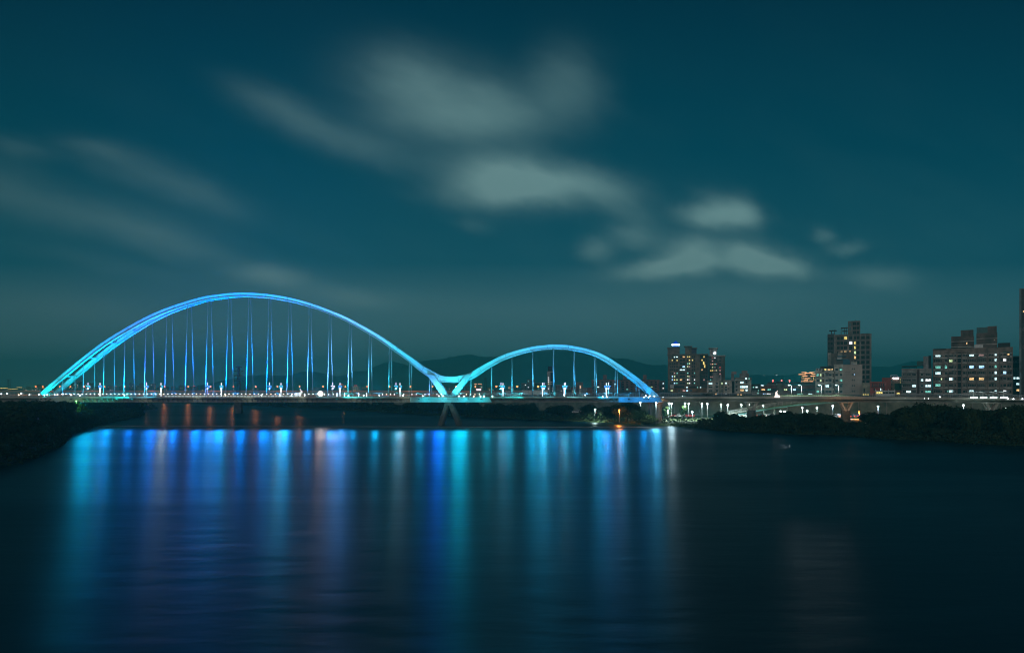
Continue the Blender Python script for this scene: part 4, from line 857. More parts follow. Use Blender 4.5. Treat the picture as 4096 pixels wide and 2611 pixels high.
b = Bld('roof_hut', 'dark green sheet-metal hut beside the grey apartment block', 'hut', 3578, 3606, 1533, 372, 6, mat('green sheet', (.03, .13, .09), .5, .2, 1)); b.box('hut_door', 3596, 3604, 1542, 1552, M_dark, -.1, -.004)
# -- long low striped block
b = Bld('long_block', 'long low building with brown striped fascias and a dark roof', 'building', 3040, 3259, 1540, 385, 16, wallm('dim brown wall', (.14, .10, .085)))
M_str = wallm('red brown slat', (.22, .085, .07)); M_gap = wallm('pale slat', (.24, .20, .17))
b.boxes('slat_fascia', [(3040, 3108, 1545, 1554), (3128, 3259, 1542, 1553), (3128, 3259, 1562, 1571)], M_str, -.4)
b.boxes('slat', [(x, x + .9, y0, y1) for y0, y1, xa, xb in ((1545, 1554, 3044, 3106), (1542, 1553, 3130, 3258), (1562, 1571, 3130, 3258)) for x in range(xa, xb, 6)], M_gap, -.5, -.41)
b.box('stair_tower', 3108.5, 3127.5, 1533, None, wallm('grey green stair', (.22, .21, .16)), -1, 8)
b.boxes('roof', [(3070, 3130, 1528, 1533), (3128, 3262, 1529, 1535)], M_dark, -1, 14); b.boxes('roof', [(3104, 3140, 1524, 1528)], M_dark, 0, 10); b.boxes('attic', [(3066, 3107, 1533, 1544), (3128, 3160, 1535, 1541)], wallm('grey attic', (.25, .24, .22)), .2, 8)
b.grid([(3052, 16), (3076, 14), (3096, 14), (3142, 14), (3160, 16), (3177, 12), (3196, 16), (3216, 16), (3238, 18)], [1558], 7, {(0, 0): 'o', (0, 1): 't', (0, 5): 'b', (0, 3): 'g'}, fm=M_frame2)
b.grid([(3056, 12), (3074, 18), (3148, 16), (3200, 24), (3240, 16)], [1575], 6, {(0, 0): 'b', (0, 1): 'w', (0, 3): 't', (0, 4): 'c'}, fm=M_frame2); b.grid([(3048, 12)], [1541], 6, {(0, 0): 'c'}, f=-.4)
E_red = emit('red beacon', (1, .12, .10), 7, sample=False)
mb = MB()
for xp in (3077, 3112, 3144): mb.ball(W(xp, 1521.5, 390), .38, n=8, m=5); mb.tube(W(xp, 1522, 390), W(xp, 1531, 390), .06)
mb.build('beacon', E_red, b.t, off=b.o)
b = Bld('hotel', 'distant tower outlined with golden light strips behind the long low building', 'building', 3203, 3264, 1496, 900, 30, wallm('hotel wall', (.16, .12, .10)))
E_gold = emit('gold strip light', (1, .50, .22), 2.6, .3, .3, sample=False)
b.boxes('light_strip', [(3206, 3227, 1488, 1490), (3236, 3258, 1488, 1490), (3219, 3250, 1491, 1493), (3194, 3224, 1495.5, 1498), (3246, 3262, 1495, 1497), (3210, 3230, 1502, 1504), (3242, 3262, 1502, 1504), (3218, 3238, 1512, 1514.5), (3217, 3232, 1518, 1519.5), (3213, 3234, 1524, 1526), (3238, 3252, 1524, 1526), (3204, 3210, 1524, 1526)], E_gold, -1, 1)
b.boxes('crown', [(3206, 3258, 1489, 1496)], wallm('hotel wall', (.16, .12, .10)), 4, 24)
b.grid([(3208, 3), (3213, 3), (3229, 3), (3240, 3), (3247, 3), (3254, 3), (3260, 3)], [1499, 1506, 1512, 1517, 1521], 3, rand=.7, pal='oooy', fm=M_frame2)
# -- pale group left of it
b = Bld('apartment_block', 'pale grey low apartment block with a square roof tank in front of the brown towers', 'building', 2828, 2876, 1522, 400, 13, wallm('pale grey stucco', (.58, .55, .48)))
b.box('wing', 2876.4, 2893, 1524, None, wallm('greenish stucco', (.30, .32, .25)), 1.5, 12); b.box('roof_tank', 2850, 2872, 1489, 1523, wallm('roof tank', (.36, .34, .33)), 2, 8); b.box('roof_tank', 2872.3, 2886, 1498, 1523, wallm('roof tank', (.36, .34, .33)), 2.4, 8)
b.grid([(2842, 16), (2867.6, 10)], [1533, 1547.5, 1562, 1576], 7, {(0, 0): 'c', (3, 0): 'w', (3, 1): 'b'}, ac=.6); b.grid([(2888, 6)], [1533, 1548, 1562], 7, {(0, 0): 'g'}, f=1.5); b.win(2878, 1505, 3, 5, None, M_frame2, 2.4)
b = Bld('apartment_block', 'narrow pale apartment block with a tall stair tower beside a dark gap', 'building', 2894, 2928, 1520, 398, 12, wallm('pale warm stucco', (.56, .51, .44)))
b.box('gap_shade', 2928.3, 2937.6, 1524, None, M_slot, 2, 10); b.box('stair_tower', 2925, 2936, 1495, 1525, wallm('stair tower', (.34, .31, .30)), 3, 8); b.box('stair_tower', 2926, 2946, 1485, 1495.5, wallm('stair tower', (.34, .31, .30)), 3, 8)  # solid near-black block; the gap's shade is in its colour
b.grid([(2904, 8)], [1532, 1547.5, 1560, 1576], 7, {(0, 0): 'c', (3, 0): 'w'}, ac=.7); b.grid([(2915, 4)], [1538, 1553], 5, fm=M_frame2)
b = Bld('apartment_block', 'pale apartment block with brightly lit glazed balcony and stepped roof tanks', 'building', 2938, 3005, 1519, 396, 14, wallm('pale buff stucco', (.55, .53, .46)))
b.box('attic', 2939, 3006, 1509, 1519, wallm('dim attic', (.22, .22, .2)), 1.2, 12); b.box('roof_tank', 2958, 2966, 1493, 1510, wallm('roof tank', (.36, .34, .33)), 3, 9); b.box('roof_tank', 2966.3, 2990, 1482, 1510, wallm('roof tank', (.36, .34, .33)), 2.6, 9); b.box('roof_tank', 2990.3, 2996, 1493, 1510, wallm('roof tank', (.36, .34, .33)), 3, 9)
b.boxes('awning', [(2942, 2996, 1524, 1525.5), (2940, 3000, 1540, 1541)], M_frame2, -.8)
b.grid([(2946, 8), (2968, 14), (2986, 9)], [1529, 1547, 1560, 1575], 8, {(0, 1): 'c', (1, 1): 'c', (1, 2): 'c', (2, 1): 'o', (2, 2): 'c', (3, 1): 'c'}, ac=.3); b.grid([(2984, 9), (2996, 6)], [1513.5], 6, {(0, 0): 'c', (0, 1): 't'}, f=1.2); b.win(2976, 1547, 30, 9, 'c', f=-.2)
b = Bld('town_house', 'dim low house with teal windows between the pale blocks and the long building', 'house', 3006, 3040, 1538, 402, 10, wallm('dim green wall', (.08, .09, .08))); b.grid([(3014, 6), (3026, 8), (3034, 5)], [1548, 1562], 6, {(0, 1): 'c', (1, 2): 't', (0, 0): 't'}); b.box('roof', 3004, 3042, 1535.5, 1538, M_dark, -.6, 11)
# -- twin brown towers
M_bt = wallm('brown tower tile', (.32, .25, .20)); 
b = Bld('apartment_tower', 'broad brown apartment tower with a glowing blue domed roof lantern', 'building', 2671, 2800, 1417, 600, 28, M_bt, ybase=1585)
b.box('recess', 2800.3, 2832, 1420, None, wallm('dim recess tile', (.12, .10, .08)), 3, 27)
b.box('roof_tower', 2670, 2718, 1391, 1418, wallm('rose tower tile', (.30, .23, .21)), .5, 16); b.box('roof_tower', 2741, 2766, 1386, 1418, M_bt, 1, 16); b.box('roof_tower', 2766.4, 2786, 1392, 1418, wallm('violet tower tile', (.16, .13, .22)), 2, 15)
b.boxes('cornice', [(2668, 2720, 1389, 1391.5), (2737, 2769, 1384, 1386.5), (2764, 2789, 1391, 1393), (2669, 2832, 1416, 1419.5)], wallm('tower cornice', (.30, .24, .20)), -1, 17)
b.boxes('string_course', [(2671, 2800, 1445.5, 1447), (2671, 2800, 1540, 1541.5)], wallm('tower cornice', (.30, .24, .20)), -.3)
b.boxes('pilaster', [(x, x + 2, 1420, None) for x in (2676, 2715, 2744, 2766, 2788, 2797)], M_bt, -.6)
rows = [1427, 1440.5, 1454, 1466, 1479, 1492, 1505, 1518.6, 1532]
b.grid([(2689, 5), (2698, 6), (2708, 6), (2724, 10), (2735, 10), (2751, 6), (2758, 6), (2770, 5), (2778, 5)], rows, 6, {(0, 1): 'c', (0, 2): 'c', (0, 4): 'o', (0, 5): 'y', (0, 6): 'y', (1, 0): 'y', (1, 6): 'y', (2, 5): 't', (2, 6): 'g', (3, 4): 'b', (3, 6): 'p', (3, 5): 'g', (4, 3): 'c', (4, 4): 'c', (5, 1): 'p', (6, 5): 'g', (6, 6): 'p', (6, 0): 'b', (7, 1): 'y', (7, 2): 'g', (7, 5): 'w', (7, 6): 'p', (7, 8): 'w', (7, 0): 'b', (8, 5): 'g', (8, 6): 'w', (8, 8): 't', (8, 1): 'b', (6, 1): 'g', (5, 5): 't'}, rand=.12, pal='tgyo', fm=M_frame2)
b.grid([(2682, 3)], rows[2:], 5, fm=M_frame2); b.grid([(2808, 5), (2816, 5), (2826, 4)], rows, 7, {(0, 1): 'y', (1, 0): 'y', (2, 1): 'o', (4, 0): 'o', (7, 1): 'p'}, f=3, fm=M_frame2)
b.boxes('stair_window', [(2812, 2817, 1446, 1458), (2816, 2821, 1458, 1470)], lit('y'), 2.6, 2.99)
c = W(2696, 1389, 606) - b.o
MB().lathe([(2.9, 0), (2.9, 1.7)], 16, c).build('lantern_base', mat('drum with blue light tint', (.08, .2, .6), .5), b.t); MB().lathe([(3.7, 1.7), (3.7, 2.9)], 16, c).build('light_ring', emit('roof ring light', (.62, .86, 1), 7), b.t)  # blue light on the drum is put into its base colour
MB().lathe([(3.4, 2.9), (2.6, 3.9), (1.2, 4.8), (.5, 5.4), (.1, 6.2)], 16, c).build('dome', emit('blue dome skin', (.004, .06, .75), .8), b.t)
b = Bld('apartment_tower', 'second brown apartment tower with red lit windows and a white roof floodlight', 'building', 2833, 2898, 1424, 618, 26, wallm('dark brown tower tile', (.16, .12, .10)), ybase=1585)
b.box('roof_tower', 2838, 2868, 1394, 1425, wallm('rose tower tile', (.30, .23, .21)), 1, 14); b.boxes('cornice', [(2834, 2872, 1391, 1394), (2831, 2902, 1421, 1425)], wallm('tower cornice', (.30, .24, .20)), -1, 16); b.box('bay', 2892, 2900, 1427, None, wallm('olive bay', (.16, .14, .08)), -1, 12)
rows = [1430.5, 1443, 1456, 1469, 1481.5, 1494.5, 1507, 1518.6]
b.grid([(2843, 5), (2850, 6), (2860, 5), (2866, 5), (2880, 7)], rows, 5, {(0, 1): 'r', (0, 2): 'w', (2, 0): 'p', (2, 1): 'o', (2, 3): 'r', (3, 1): 'g', (3, 2): 'p', (3, 4): 'r', (4, 0): 'y', (4, 1): 'y', (4, 2): 'p', (4, 3): 'g', (4, 4): 'p', (5, 4): 'p', (6, 0): 'p', (6, 1): 'p', (7, 0): 't'}, rand=.1, pal='tgp', fm=M_frame2)
MB().ball(W(2867, 1412, 612) - b.o, 1.0, n=10, m=6).build('floodlight', emit('roof floodlight lens', (.55, .85, 1), 20), b.t); MB().tube(W(2867, 1412, 612) - b.o, W(2867, 1424, 612) - b.o, .2).build('floodlight_pole', M_dark, b.t)
b = Bld('shop_building', 'low orange-lit building with roof sheds below the blue domed tower', 'building', 2680, 2830, 1552, 470, 14, wallm('ochre wall', (.34, .19, .09))); b.boxes('roof_shed', [(2680, 2694, 1538, 1552)], M_white, 2, 6); b.boxes('roof_shed', [(2695, 2736, 1543, 1552), (2756, 2790, 1546, 1552)], M_dark, 1, 8); b.boxes('roof_shed', [(2743, 2754, 1541, 1552)], wallm('ochre wall', (.34, .19, .09)), .5, 6)
b.grid([(2687, 10), (2716, 8), (2736, 11), (2749, 7), (2763, 10)], [1562], 7, {(0, 0): 'g', (0, 2): 'p', (0, 3): 'b'}); b.grid([(2748, 5), (2802, 5), (2790, 4)], [1549], 5, {(0, 0): 'c', (0, 1): 'c', (0, 2): 't'}, f=-.1); b.boxes('canopy', [(2720, 2828, 1569, 1571)], M_conc, -3)
# -- reddish long apartments behind the small arch
for x0, x1, yt, xt, D, lb in ((2366, 2480, 1519, (2412, 2427), 520, 'long rose-brown apartment block behind the right half of the small arch'), (2482, 2560, 1521, (2493, 2507), 530, 'rose-brown apartment block behind the descending end of the small arch'), (2562, 2638, 1519, (2572, 2586), 540, 'rose-brown apartment block behind the right foot of the small arch')):
    b = Bld('apartment_block', lb, 'building', x0, x1, yt, D, 16, wallm('rose brown tile', (.27, .155, .135)), ybase=1582)
    b.box('roof_tower', xt[0], xt[1], 1499, yt + .5, wallm('rose tower', (.25, .15, .13)), 2, 8); b.boxes('roof', [(xt[0] - 12, xt[1] + 12, yt - 2.5, yt)], M_dark, .5, 12)
    cols = [(x, 8) for x in range(int(x0) + 10, int(x1) - 6, 17)]; b.grid(cols, [1528, 1537, 1547, 1557, 1568], 4.5, rand=.14, pal='cwwtg', fm=M_frame2); b.boxes('floor_band', [(x0, x1, y, y + 1.2) for y in (1532.5, 1542, 1552, 1562.5)], wallm('rose band', (.22, .13, .11)), -.25)
b = Bld('apartment_block', 'grey stone-faced apartment block just left of the blue domed tower', 'building', 2639, 2659, 1523, 545, 14, wallm('grey stone', (.24, .21, .20)), ybase=1582); b.grid([(2644, 4), (2653, 6)], [1533, 1543, 1553, 1563], 5, {(0, 1): 'c', (2, 1): 'w'}, fm=M_frame2)
b = Bld('warehouse', 'plain grey shed in front of the rose-brown apartments', 'building', 2392, 2482, 1550, 440, 12, wallm('grey sheet', (.25, .26, .26)), ybase=1580); b.boxes('seam', [(x, x + .6, 1551, None) for x in range(2398, 2480, 9)], M_conc, -.1)
b = Bld('restaurant', 'low black building with small white lettering under the small arch', 'building', 2434, 2520, 1570, 400, 8, M_dark, ybase=1584); b.boxes('roof', [(2432, 2522, 1568.6, 1570)], M_dark, -.8, 8)
cu = bpy.data.curves.new('sign_text', 'FONT'); cu.body = 'CUC  MJ'; cu.size = 1.05; cu.extrude = .03; cu.align_x = 'CENTER'
to = bpy.data.objects.new('tmp', cu); COL.objects.link(to); dg = bpy.context.evaluated_depsgraph_get(); me = bpy.data.meshes.new_from_object(to.evaluated_get(dg)); COL.objects.unlink(to); bpy.data.objects.remove(to)
me.materials.clear(); me.materials.append(emit('sign letters', (.9, .9, .9), .7)); so_ = link('sign_lettering', me, b.t, W(2451, 1575.5, 400) - b.o + Vector((0, -.12, 0))); so_.rotation_euler = (R(90), 0, 0)
b = Bld('town_house', 'small pale house with a dark pitched roof beside the brick wall', 'house', 2369, 2389, 1556, 430, 8, wallm('pale house', (.4, .4, .38)), ybase=1580)
e = MB(); a0 = W(2366, 1556, 430); a1 = W(2392, 1556, 430); e.grid([[(a0.x, 429.2, a0.z), (a1.x, 429.2, a1.z), (a1.x - .5, 434, a1.z + 1.0), (a0.x + .5, 434, a0.z + 1.0)], [(a0.x, 438.5, a0.z), (a1.x, 438.5, a1.z), (a1.x - .5, 434.2, a1.z + 1.0), (a0.x + .5, 434.2, a0.z + 1.0)]]).build('roof', M_dark, b.t, off=b.o); b.grid([(2374, 4), (2383, 4)], [1563], 5); b.boxes('garage_door', [(2370, 2379, 1571, None), (2381, 2389, 1571, None)], M_slot, -.05)
b = Bld('shop_building', 'grey hall with white slanting facade lines and a tall white sign pylon', 'building', 2326, 2350, 1549, 425, 10, wallm('dark grey hall', (.15, .16, .16)), ybase=1580)
b.box('sign_pylon', 2317, 2325.6, 1539, None, wallm('white pylon', (.5, .5, .48)), -.5, 2); b.box('brick_wing', 2350.3, 2367, 1549.5, None, wallm('red brick wing', (.25, .10, .08)), .2, 9)
mb = MB()
for xa, xb in ((2331, 2330), (2333, 2337), (2338, 2336), (2343, 2341), (2348, 2347), (2345, 2349)): mb.bar(W(xa, 1550, 424.9), W(xb, 1577, 424.9), .1)
mb.build('facade_line', M_white, b.t, off=b.o)
cu = bpy.data.curves.new('logo_text', 'FONT'); cu.body = 'S'; cu.size = 1.9; cu.extrude = .04; cu.align_x = 'CENTER'
to = bpy.data.objects.new('tmp', cu); COL.objects.link(to); dg = bpy.context.evaluated_depsgraph_get(); me = bpy.data.meshes.new_from_object(to.evaluated_get(dg)); COL.objects.unlink(to); bpy.data.objects.remove(to)
me.materials.clear(); me.materials.append(emit('orange sign letter', (1, .62, .38), 2.2)); l_ = link('sign_lettering', me, b.t, W(2321.3, 1551.5, 425) - b.o + Vector((0, -.6, 0))); l_.rotation_euler = (R(90), 0, 0)
b = Bld('town_house', 'brick walk-up with grey bays left of the white sign pylon', 'house', 2285, 2316, 1548, 440, 10, wallm('dull brick', (.21, .10, .085)), ybase=1580); b.grid([(2293, 6), (2301, 4), (2310, 6)], [1555, 1564, 1572], 5, {(1, 0): 'g'}); b.box('penthouse', 2304, 2333, 1528, 1549, wallm('grey penthouse', (.2, .2, .2)), 4, 9)
b = Bld('office_tower', 'slim white framed tower with dark glass and an unlit mesh crown under the small arch', 'building', 2189, 2213.5, 1485, 430, 14, wallm('white tower frame', (.42, .42, .40)), ybase=1580)
b.box('mesh_crown', 2192, 2211, 1464.5, 1485.2, M_slot, 1, 12); b.boxes('glass_front', [(2201.5, 2211.5, 1489, None)], M_glass, -.15)
b.grid([(2194.5, 4)], [1510, 1519, 1528, 1536, 1554, 1570], 5, {(0, 0): 'w', (1, 0): 'w', (2, 0): 'w', (3, 0): 'y', (4, 0): 'w'}, fm=M_frame2); b.grid([(2204, 3.4), (2209, 3.4)], [1508, 1527, 1535, 1553, 1562], 3, {(1, 0): 'w', (1, 1): 'p', (2, 0): 'w', (3, 1): 'o', (4, 1): 'w'}, f=-.16, fm=M_frame2)
for x0, x1, yt, D, c, lb in ((2222, 2250, 1540, 520, (.25, .25, .25), 'grey flats right of the slim white tower'), (2251, 2284, 1556, 500, (.12, .13, .14), 'dark low flats left of the brick walk-up'), (2258, 2281, 1543, 640, (.22, .25, .26), 'pale green-lit hall with gabled roofs behind the dark flats'), (2108, 2140, 1519, 720, (.20, .19, .19), 'tall grey block beyond the noise barrier'), (2086, 2107, 1533, 700, (.18, .18, .18), 'shorter grey block left of the tall grey block'), (2141, 2187, 1532, 740, (.17, .16, .165), 'wide dim flats left of the slim white tower'), (2032, 2056, 1544, 520, (.42, .43, .42), 'white office with dark strip windows beyond the low house')):
    b = Bld('apartment_block', lb, 'building', x0, x1, yt, D, 14, wallm('city wall %d' % x0, c), ybase=1582)
    n = max(2, int((x1 - x0) / 9)); cols = [(x0 + (x1 - x0) * (i + .5) / n, 4.5 if x0 != 2032 else 9) for i in range(n)]; b.grid(cols, [y for y in range(yt + 6, 1572, 8)], 3.6, rand=.16, pal='cwot', fm=M_frame2); b.boxes('roof_trim', [(x0 - .5, x1 + .5, yt - 1.2, yt + .8)], M_conc, -.4, 13)
b = Bld('pump_house', 'low white house with a corrugated roof edge and two arched windows behind the deck', 'house', 2026, 2089, 1563.5, 330, 8, wallm('white house wall', (.5, .5, .48)), ybase=1584)
b.boxes('roof', [(2022, 2091, 1561.5, 1563.5)], M_white, -1, 8.5); b.grid([(2057, 7), (2077, 8)], [1571.5], 5, {}, fm=M_frame2); b.grid([(2033, 4), (2039, 4)], [1573], 6); b.boxes('door', [(2045, 2049, 1568, None)], M_dark, -.05)
bb = thing('lit_billboard', (WX(1914, 700), 700, 5), 'glowing pinkish white billboard on a frame right of the V brace', 'billboard')
MB().box(WX(1905, 700), WX(1924, 700), 700, 700.5, WZ(1562, 700), WZ(1554, 700)).build('panel', emit('billboard face', (1, .80, .88), 2.2, .5, .9), bb, off=bb.location); MB().box(WX(1904, 700), WX(1925, 700), 700.1, 700.7, WZ(1554, 700), WZ(1553, 700)).build('red_header', emit('billboard header', (.8, .06, .12), .8), bb, off=bb.location); MB().box(WX(1913, 700), WX(1916, 700), 700.6, 701, 5, WZ(1556, 700)).build('post', M_dark, bb, off=bb.location)

for i, (x0, x1, yt, D, c, ks, lb) in enumerate(((2832, 2870, 1566, 345, (.30, .28, .24), 'oc', 'low shop with amber and white fronts before the pale grey apartment block'), (3008, 3037, 1564, 350, (.26, .27, .25), 'ct', 'low house with teal windows just left of the long striped building'), (2945, 2984, 1570, 340, (.34, .33, .30), 'wo', 'single-storey shop under the brightly lit balcony block'),
                                        (3450, 3476, 1570, 330, (.3, .29, .27), 'oy', 'small shop with warm windows left of the red house'), (2760, 2800, 1573, 360, (.26, .2, .15), 'co', 'low brown shop right of the orange-lit building'), (3640, 3700, 1577, 330, (.3, .3, .29), 'cw', 'row of lit ground-floor shops under the grey walk-up'), (3850, 3925, 1578, 326, (.28, .26, .24), 'tc', 'lit ground-floor shops under the wide brown block'))):
    b = Bld('shop_building', lb, 'shop', x0, x1, yt, D, 8, wallm('shop wall %d' % i, c)); n = max(3, int((x1 - x0) / 10)); b.boxes('canopy', [(x0 - 1, x1 + 1, yt + 3, yt + 4.5)], M_awn[i % 3], -1.4)
    b.grid([(x0 + (x1 - x0) * (j + .5) / n, 7) for j in range(n)], [min(yt + 8, 1583)], 6, rand=.62, pal=ks)
# -- far city blocks
rf = random.Random(21)
far = [(0, 88, 1556, 'long low hall with a bright cream roof strip at the far left'), (92, 134, 1549, None), (138, 172, 1542, None), (174, 205, 1546, None), (206, 232, 1544, None), (233, 262, 1547, None), (268, 314, 1530, None), (316, 345, 1529, None), (346, 378, 1532, None), (381, 400, 1545, None), (430, 452, 1543, None), (453, 470, 1548, None), (476, 505, 1546, None), (516, 534, 1534, None), (543, 556, 1540, None), (557, 580, 1534, None), (584, 600, 1544, None), (602, 624, 1535, None), (628, 650, 1549, None), (655, 676, 1548, None), (684, 700, 1545, None),
       (714, 733, 1543, None), (735, 752, 1548, None), (762, 792, 1546, None), (800, 822, 1550, None), (832, 862, 1548, None), (1000, 1040, 1553, None), (1240, 1285, 1550, None), (1352, 1385, 1540, None), (1405, 1440, 1544, None), (1446, 1475, 1548, None), (1760, 1790, 1546, None), (1795, 1820, 1550, None), (1860, 1885, 1546, None), (1898, 1930, 1537, None), (1950, 1975, 1550, None)]
hints = ['squat', 'broad', 'narrow', 'stepped', 'slab-like', 'plain', 'boxy', 'low', 'dim', 'dark']
names_ref = ['left of the large arch foot', 'behind the rising left arch', 'below the rising left arch', 'under the left quarter of the large arch', 'under the crown of the large arch', 'under the right half of the large arch', 'near the V brace']
cnt = 0
for i, (x0, x1, yt, lb) in enumerate(far):
    D = 1050 + rf.uniform(0, 250); cx = (x0 + x1) / 2
    ref = names_ref[0 if cx < 165 else 1 if cx < 330 else 2 if cx < 480 else 3 if cx < 720 else 4 if cx < 1050 else 5 if cx < 1500 else 6]
    k = sum(1 for a in far[:i] if (lambda c: names_ref[0 if c < 165 else 1 if c < 330 else 2 if c < 480 else 3 if c < 720 else 4 if c < 1050 else 5 if c < 1500 else 6])((a[0] + a[1]) / 2) == ref)
    v = rf.uniform(.7, 1.3); c = (.13 * v, .12 * v, .12 * v)
    b = Bld('far_building', lb or '%s distant block %s, %s there' % (hints[i % 10], ref, ORD[k]), 'building', x0, x1, yt, D, 25, wallm('far wall %d' % (i % 6), (.10 + .015 * (i % 6), .10 + .012 * (i % 6), .10 + .01 * (i % 5))), zb=2.8, group='far city blocks along the horizon')
    if x1 - x0 > 16: b.box('roof_house', x0 + (x1 - x0) * rf.uniform(.1, .4), x0 + (x1 - x0) * rf.uniform(.55, .8), yt - rf.uniform(2, 5), yt + .3, b.m, 4, 14)
    n = max(2, int((x1 - x0) / 6)); rows = list(range(int(yt) + 4, 1566, 6))
    for y in rows:
        for j in range(n):
            if rf.random() < .36: b.win(x0 + (x1 - x0) * (j + .5) / n, y, 2.6, 2.6, rf.choice('cwwooyytg'), M_frame2)
    if i == 0: b.boxes('roof_strip', [(0, 32, 1551, 1553.5), (66, 88, 1548, 1550), (33, 70, 1554, 1556)], lit('y'), -1)
    if i == 6: b.boxes('roof_sign', [(306, 342, 1522.5, 1528)], wallm('tan sign', (.5, .4, .26)), 3, 5)
    if i == 34: b.boxes('roof_strip', [(1896, 1908, 1534, 1535.5), (1912, 1927, 1534, 1535.5)], E_gold, -1)
    if i in (28, 29, 23, 11): b.boxes('beacon', [(cx - 4, cx - 2.6, yt - 3.5, yt - 2), (cx + 2, cx + 3.4, yt - 3.5, yt - 2)], E_red, 2, 3)
# -- houses with lights on the hillside
hl = [(1953, 1438, 'w'), (2020, 1449, 'o'), (2097, 1445, 'y'), (2116, 1445, 'p'), (2184, 1444, 'o'), (2224, 1453, 'p'), (2240, 1456, 'g'), (2249, 1444, 'y'), (2199, 1428, 'c'), (2107, 1503, 'y'), (2097, 1508, 'y'), (1985, 1527, 'y'), (1481, 1524, 'o'), (1514, 1526, 'o'), (1528, 1523, 'w'), (1548, 1524, 'y'), (3057, 1503, 'c'), (3106, 1499.5, 'c'), (2229, 1402, 'y')]
hw_ref = {0: 'ridge above the V brace', 1: 'slope below the small arch', 2: 'slope under the large arch', 3: 'crest of the far right hills'}
for i, (xp, yp, k) in enumerate(hl):
    z = 3 if xp > 3000 else 2 if xp < 1600 else 0 if xp < 1970 else 1
    D = {0: 2760, 1: 2700 - (yp - 1440) * 3, 2: 2620, 3: 3240}[z]; p = W(xp, yp, D); s = 1.0 if z < 3 else 1.6
    kk = sum(1 for a in hl[:i] if (3 if a[0] > 3000 else 2 if a[0] < 1600 else 0 if a[0] < 1970 else 1) == z)
    cname = {'w': 'white', 'o': 'amber', 'y': 'yellow', 'p': 'pink', 'g': 'green', 'c': 'pale blue'}[k]
    o = thing('hill_house', (p.x, p.y, p.z - 3), 'tiny house with %s light, %s, %s there' % (cname, hw_ref[z], ORD[kk]), 'house', 'lit houses on the hills')
    MB().box(-5 * s, 5 * s, 0, 8, -6, 4.4 * s).build('wall', wallm('hill house', (.2, .2, .18)), o); MB().grid([[(-5.5 * s, -.5, 4.45 * s), (5.5 * s, -.5, 4.45 * s), (5.5 * s, 8.5, 4.45 * s), (-5.5 * s, 8.5, 4.45 * s)], [(-4 * s, 3.5, 7 * s), (4 * s, 3.5, 7 * s), (4 * s, 4.5, 7 * s), (-4 * s, 4.5, 7 * s)]]).build('roof', M_dark, o)
    MB().box(-2.2 * s, 2.2 * s, -.4, -.02, .8 * s, 3.6 * s).build('window', emit('hill light ' + k, LIT[k][0], 2.6, sample=False), o)

# ------------------------------------------------------------------ cars and riverside road
tag(MB().sweep([(WX(2250, 290), 290, 1.06), (WX(2400, 270), 268, 1.06), (WX(2640, 246), 246, 1.06), (WX(2800, 244), 244, 1.06), (WX(3100, 246), 246, 1.06), (WX(3700, 244), 244, 1.06)], [(3.2, -.3), (3.2, 0), (-3.2, 0), (-3.2, -.3)]).build('riverside_road', M_asph), kind='structure')
tag(MB().box(WX(3330, 238), WX(3560, 238), 231.5, 240.2, .7, 1.05).build('car_park', mat('pale car park paving', (.34, .35, .35), .8, .2, .5)), kind='structure')
CARP = {}
def make_car(c):
    o = bpy.data.objects.new('parked_car', None); COL.objects.link(o)
    prof = [(-2.1, .35), (-2.15, .75), (-1.95, .92), (-1.45, .98), (-.95, 1.42), (.55, 1.45), (1.15, 1.0), (1.95, .86), (2.12, .62), (2.12, .35)]
    rings = [[(x, y, z) for x, z in prof] for y in (-.82, .82)]; MB().grid(rings).build('body', c, o)
    g = [(-1.33, .99), (-.92, 1.36), (.50, 1.39), (1.02, 1.01)]; MB().grid([[(x, -.835, z) for x, z in g], [(x, .835, z) for x, z in g]]).build('side_windows', M_glass, o)
    for x in (-1.3, 1.32):
        for y in (-.78, .78):
            w = MB().tube((x, y - .1, .33), (x, y + .1, .33), .33, n=14).build('wheel', M_dark, o); MB().tube((x, y - .115, .33), (x, y + .115, .33), .19, n=10).build('rim', M_steel, w)
    for y in (-.6, .6):
        MB().box(2.10, 2.15, y - .16, y + .16, .62, .76).build('headlight', emit('headlight', (1, .97, .9), 4), o); MB().box(-2.18, -2.1, y - .16, y + .16, .7, .84).build('taillight', emit('taillight', (1, .05, .04), 4), o)
    return o
paints = [('white', mat('white car paint', (.7, .7, .7), .25, .05, 1, spec=.5)), ('dark grey', mat('grey car paint', (.06, .065, .07), .25, .05, 1, spec=.5)), ('red', mat('red car paint', (.35, .03, .03), .25, .05, 1, spec=.5)), ('blue', mat('blue car paint', (.03, .07, .2), .25, .05, 1, spec=.5))]
protos = [make_car(m) for n, m in paints]
cars = [(3352, 238.5, 90, 0), (3368, 238.5, 90, 3), (3384, 238.5, 90, 1), (3413, 238.5, 90, 1), (3430, 238.5, 90, 3), (3447, 238.5, 90, 2), (3464, 238.5, 90, 0), (3480, 238.5, 90, 2), (2972, 243, 5, 0), (2992, 243, 5, 0), (3050, 243, 5, 1), (3070, 243, 5, 0), (3086, 243, 5, 0), (2690, 244.3, 180, 2), (2722, 243.8, 180, 0), (2752, 243.6, 180, 2), (2310, 281, 140, 0), (2340, 277, 140, 2), (2372, 273, 140, 2)]
used = set()
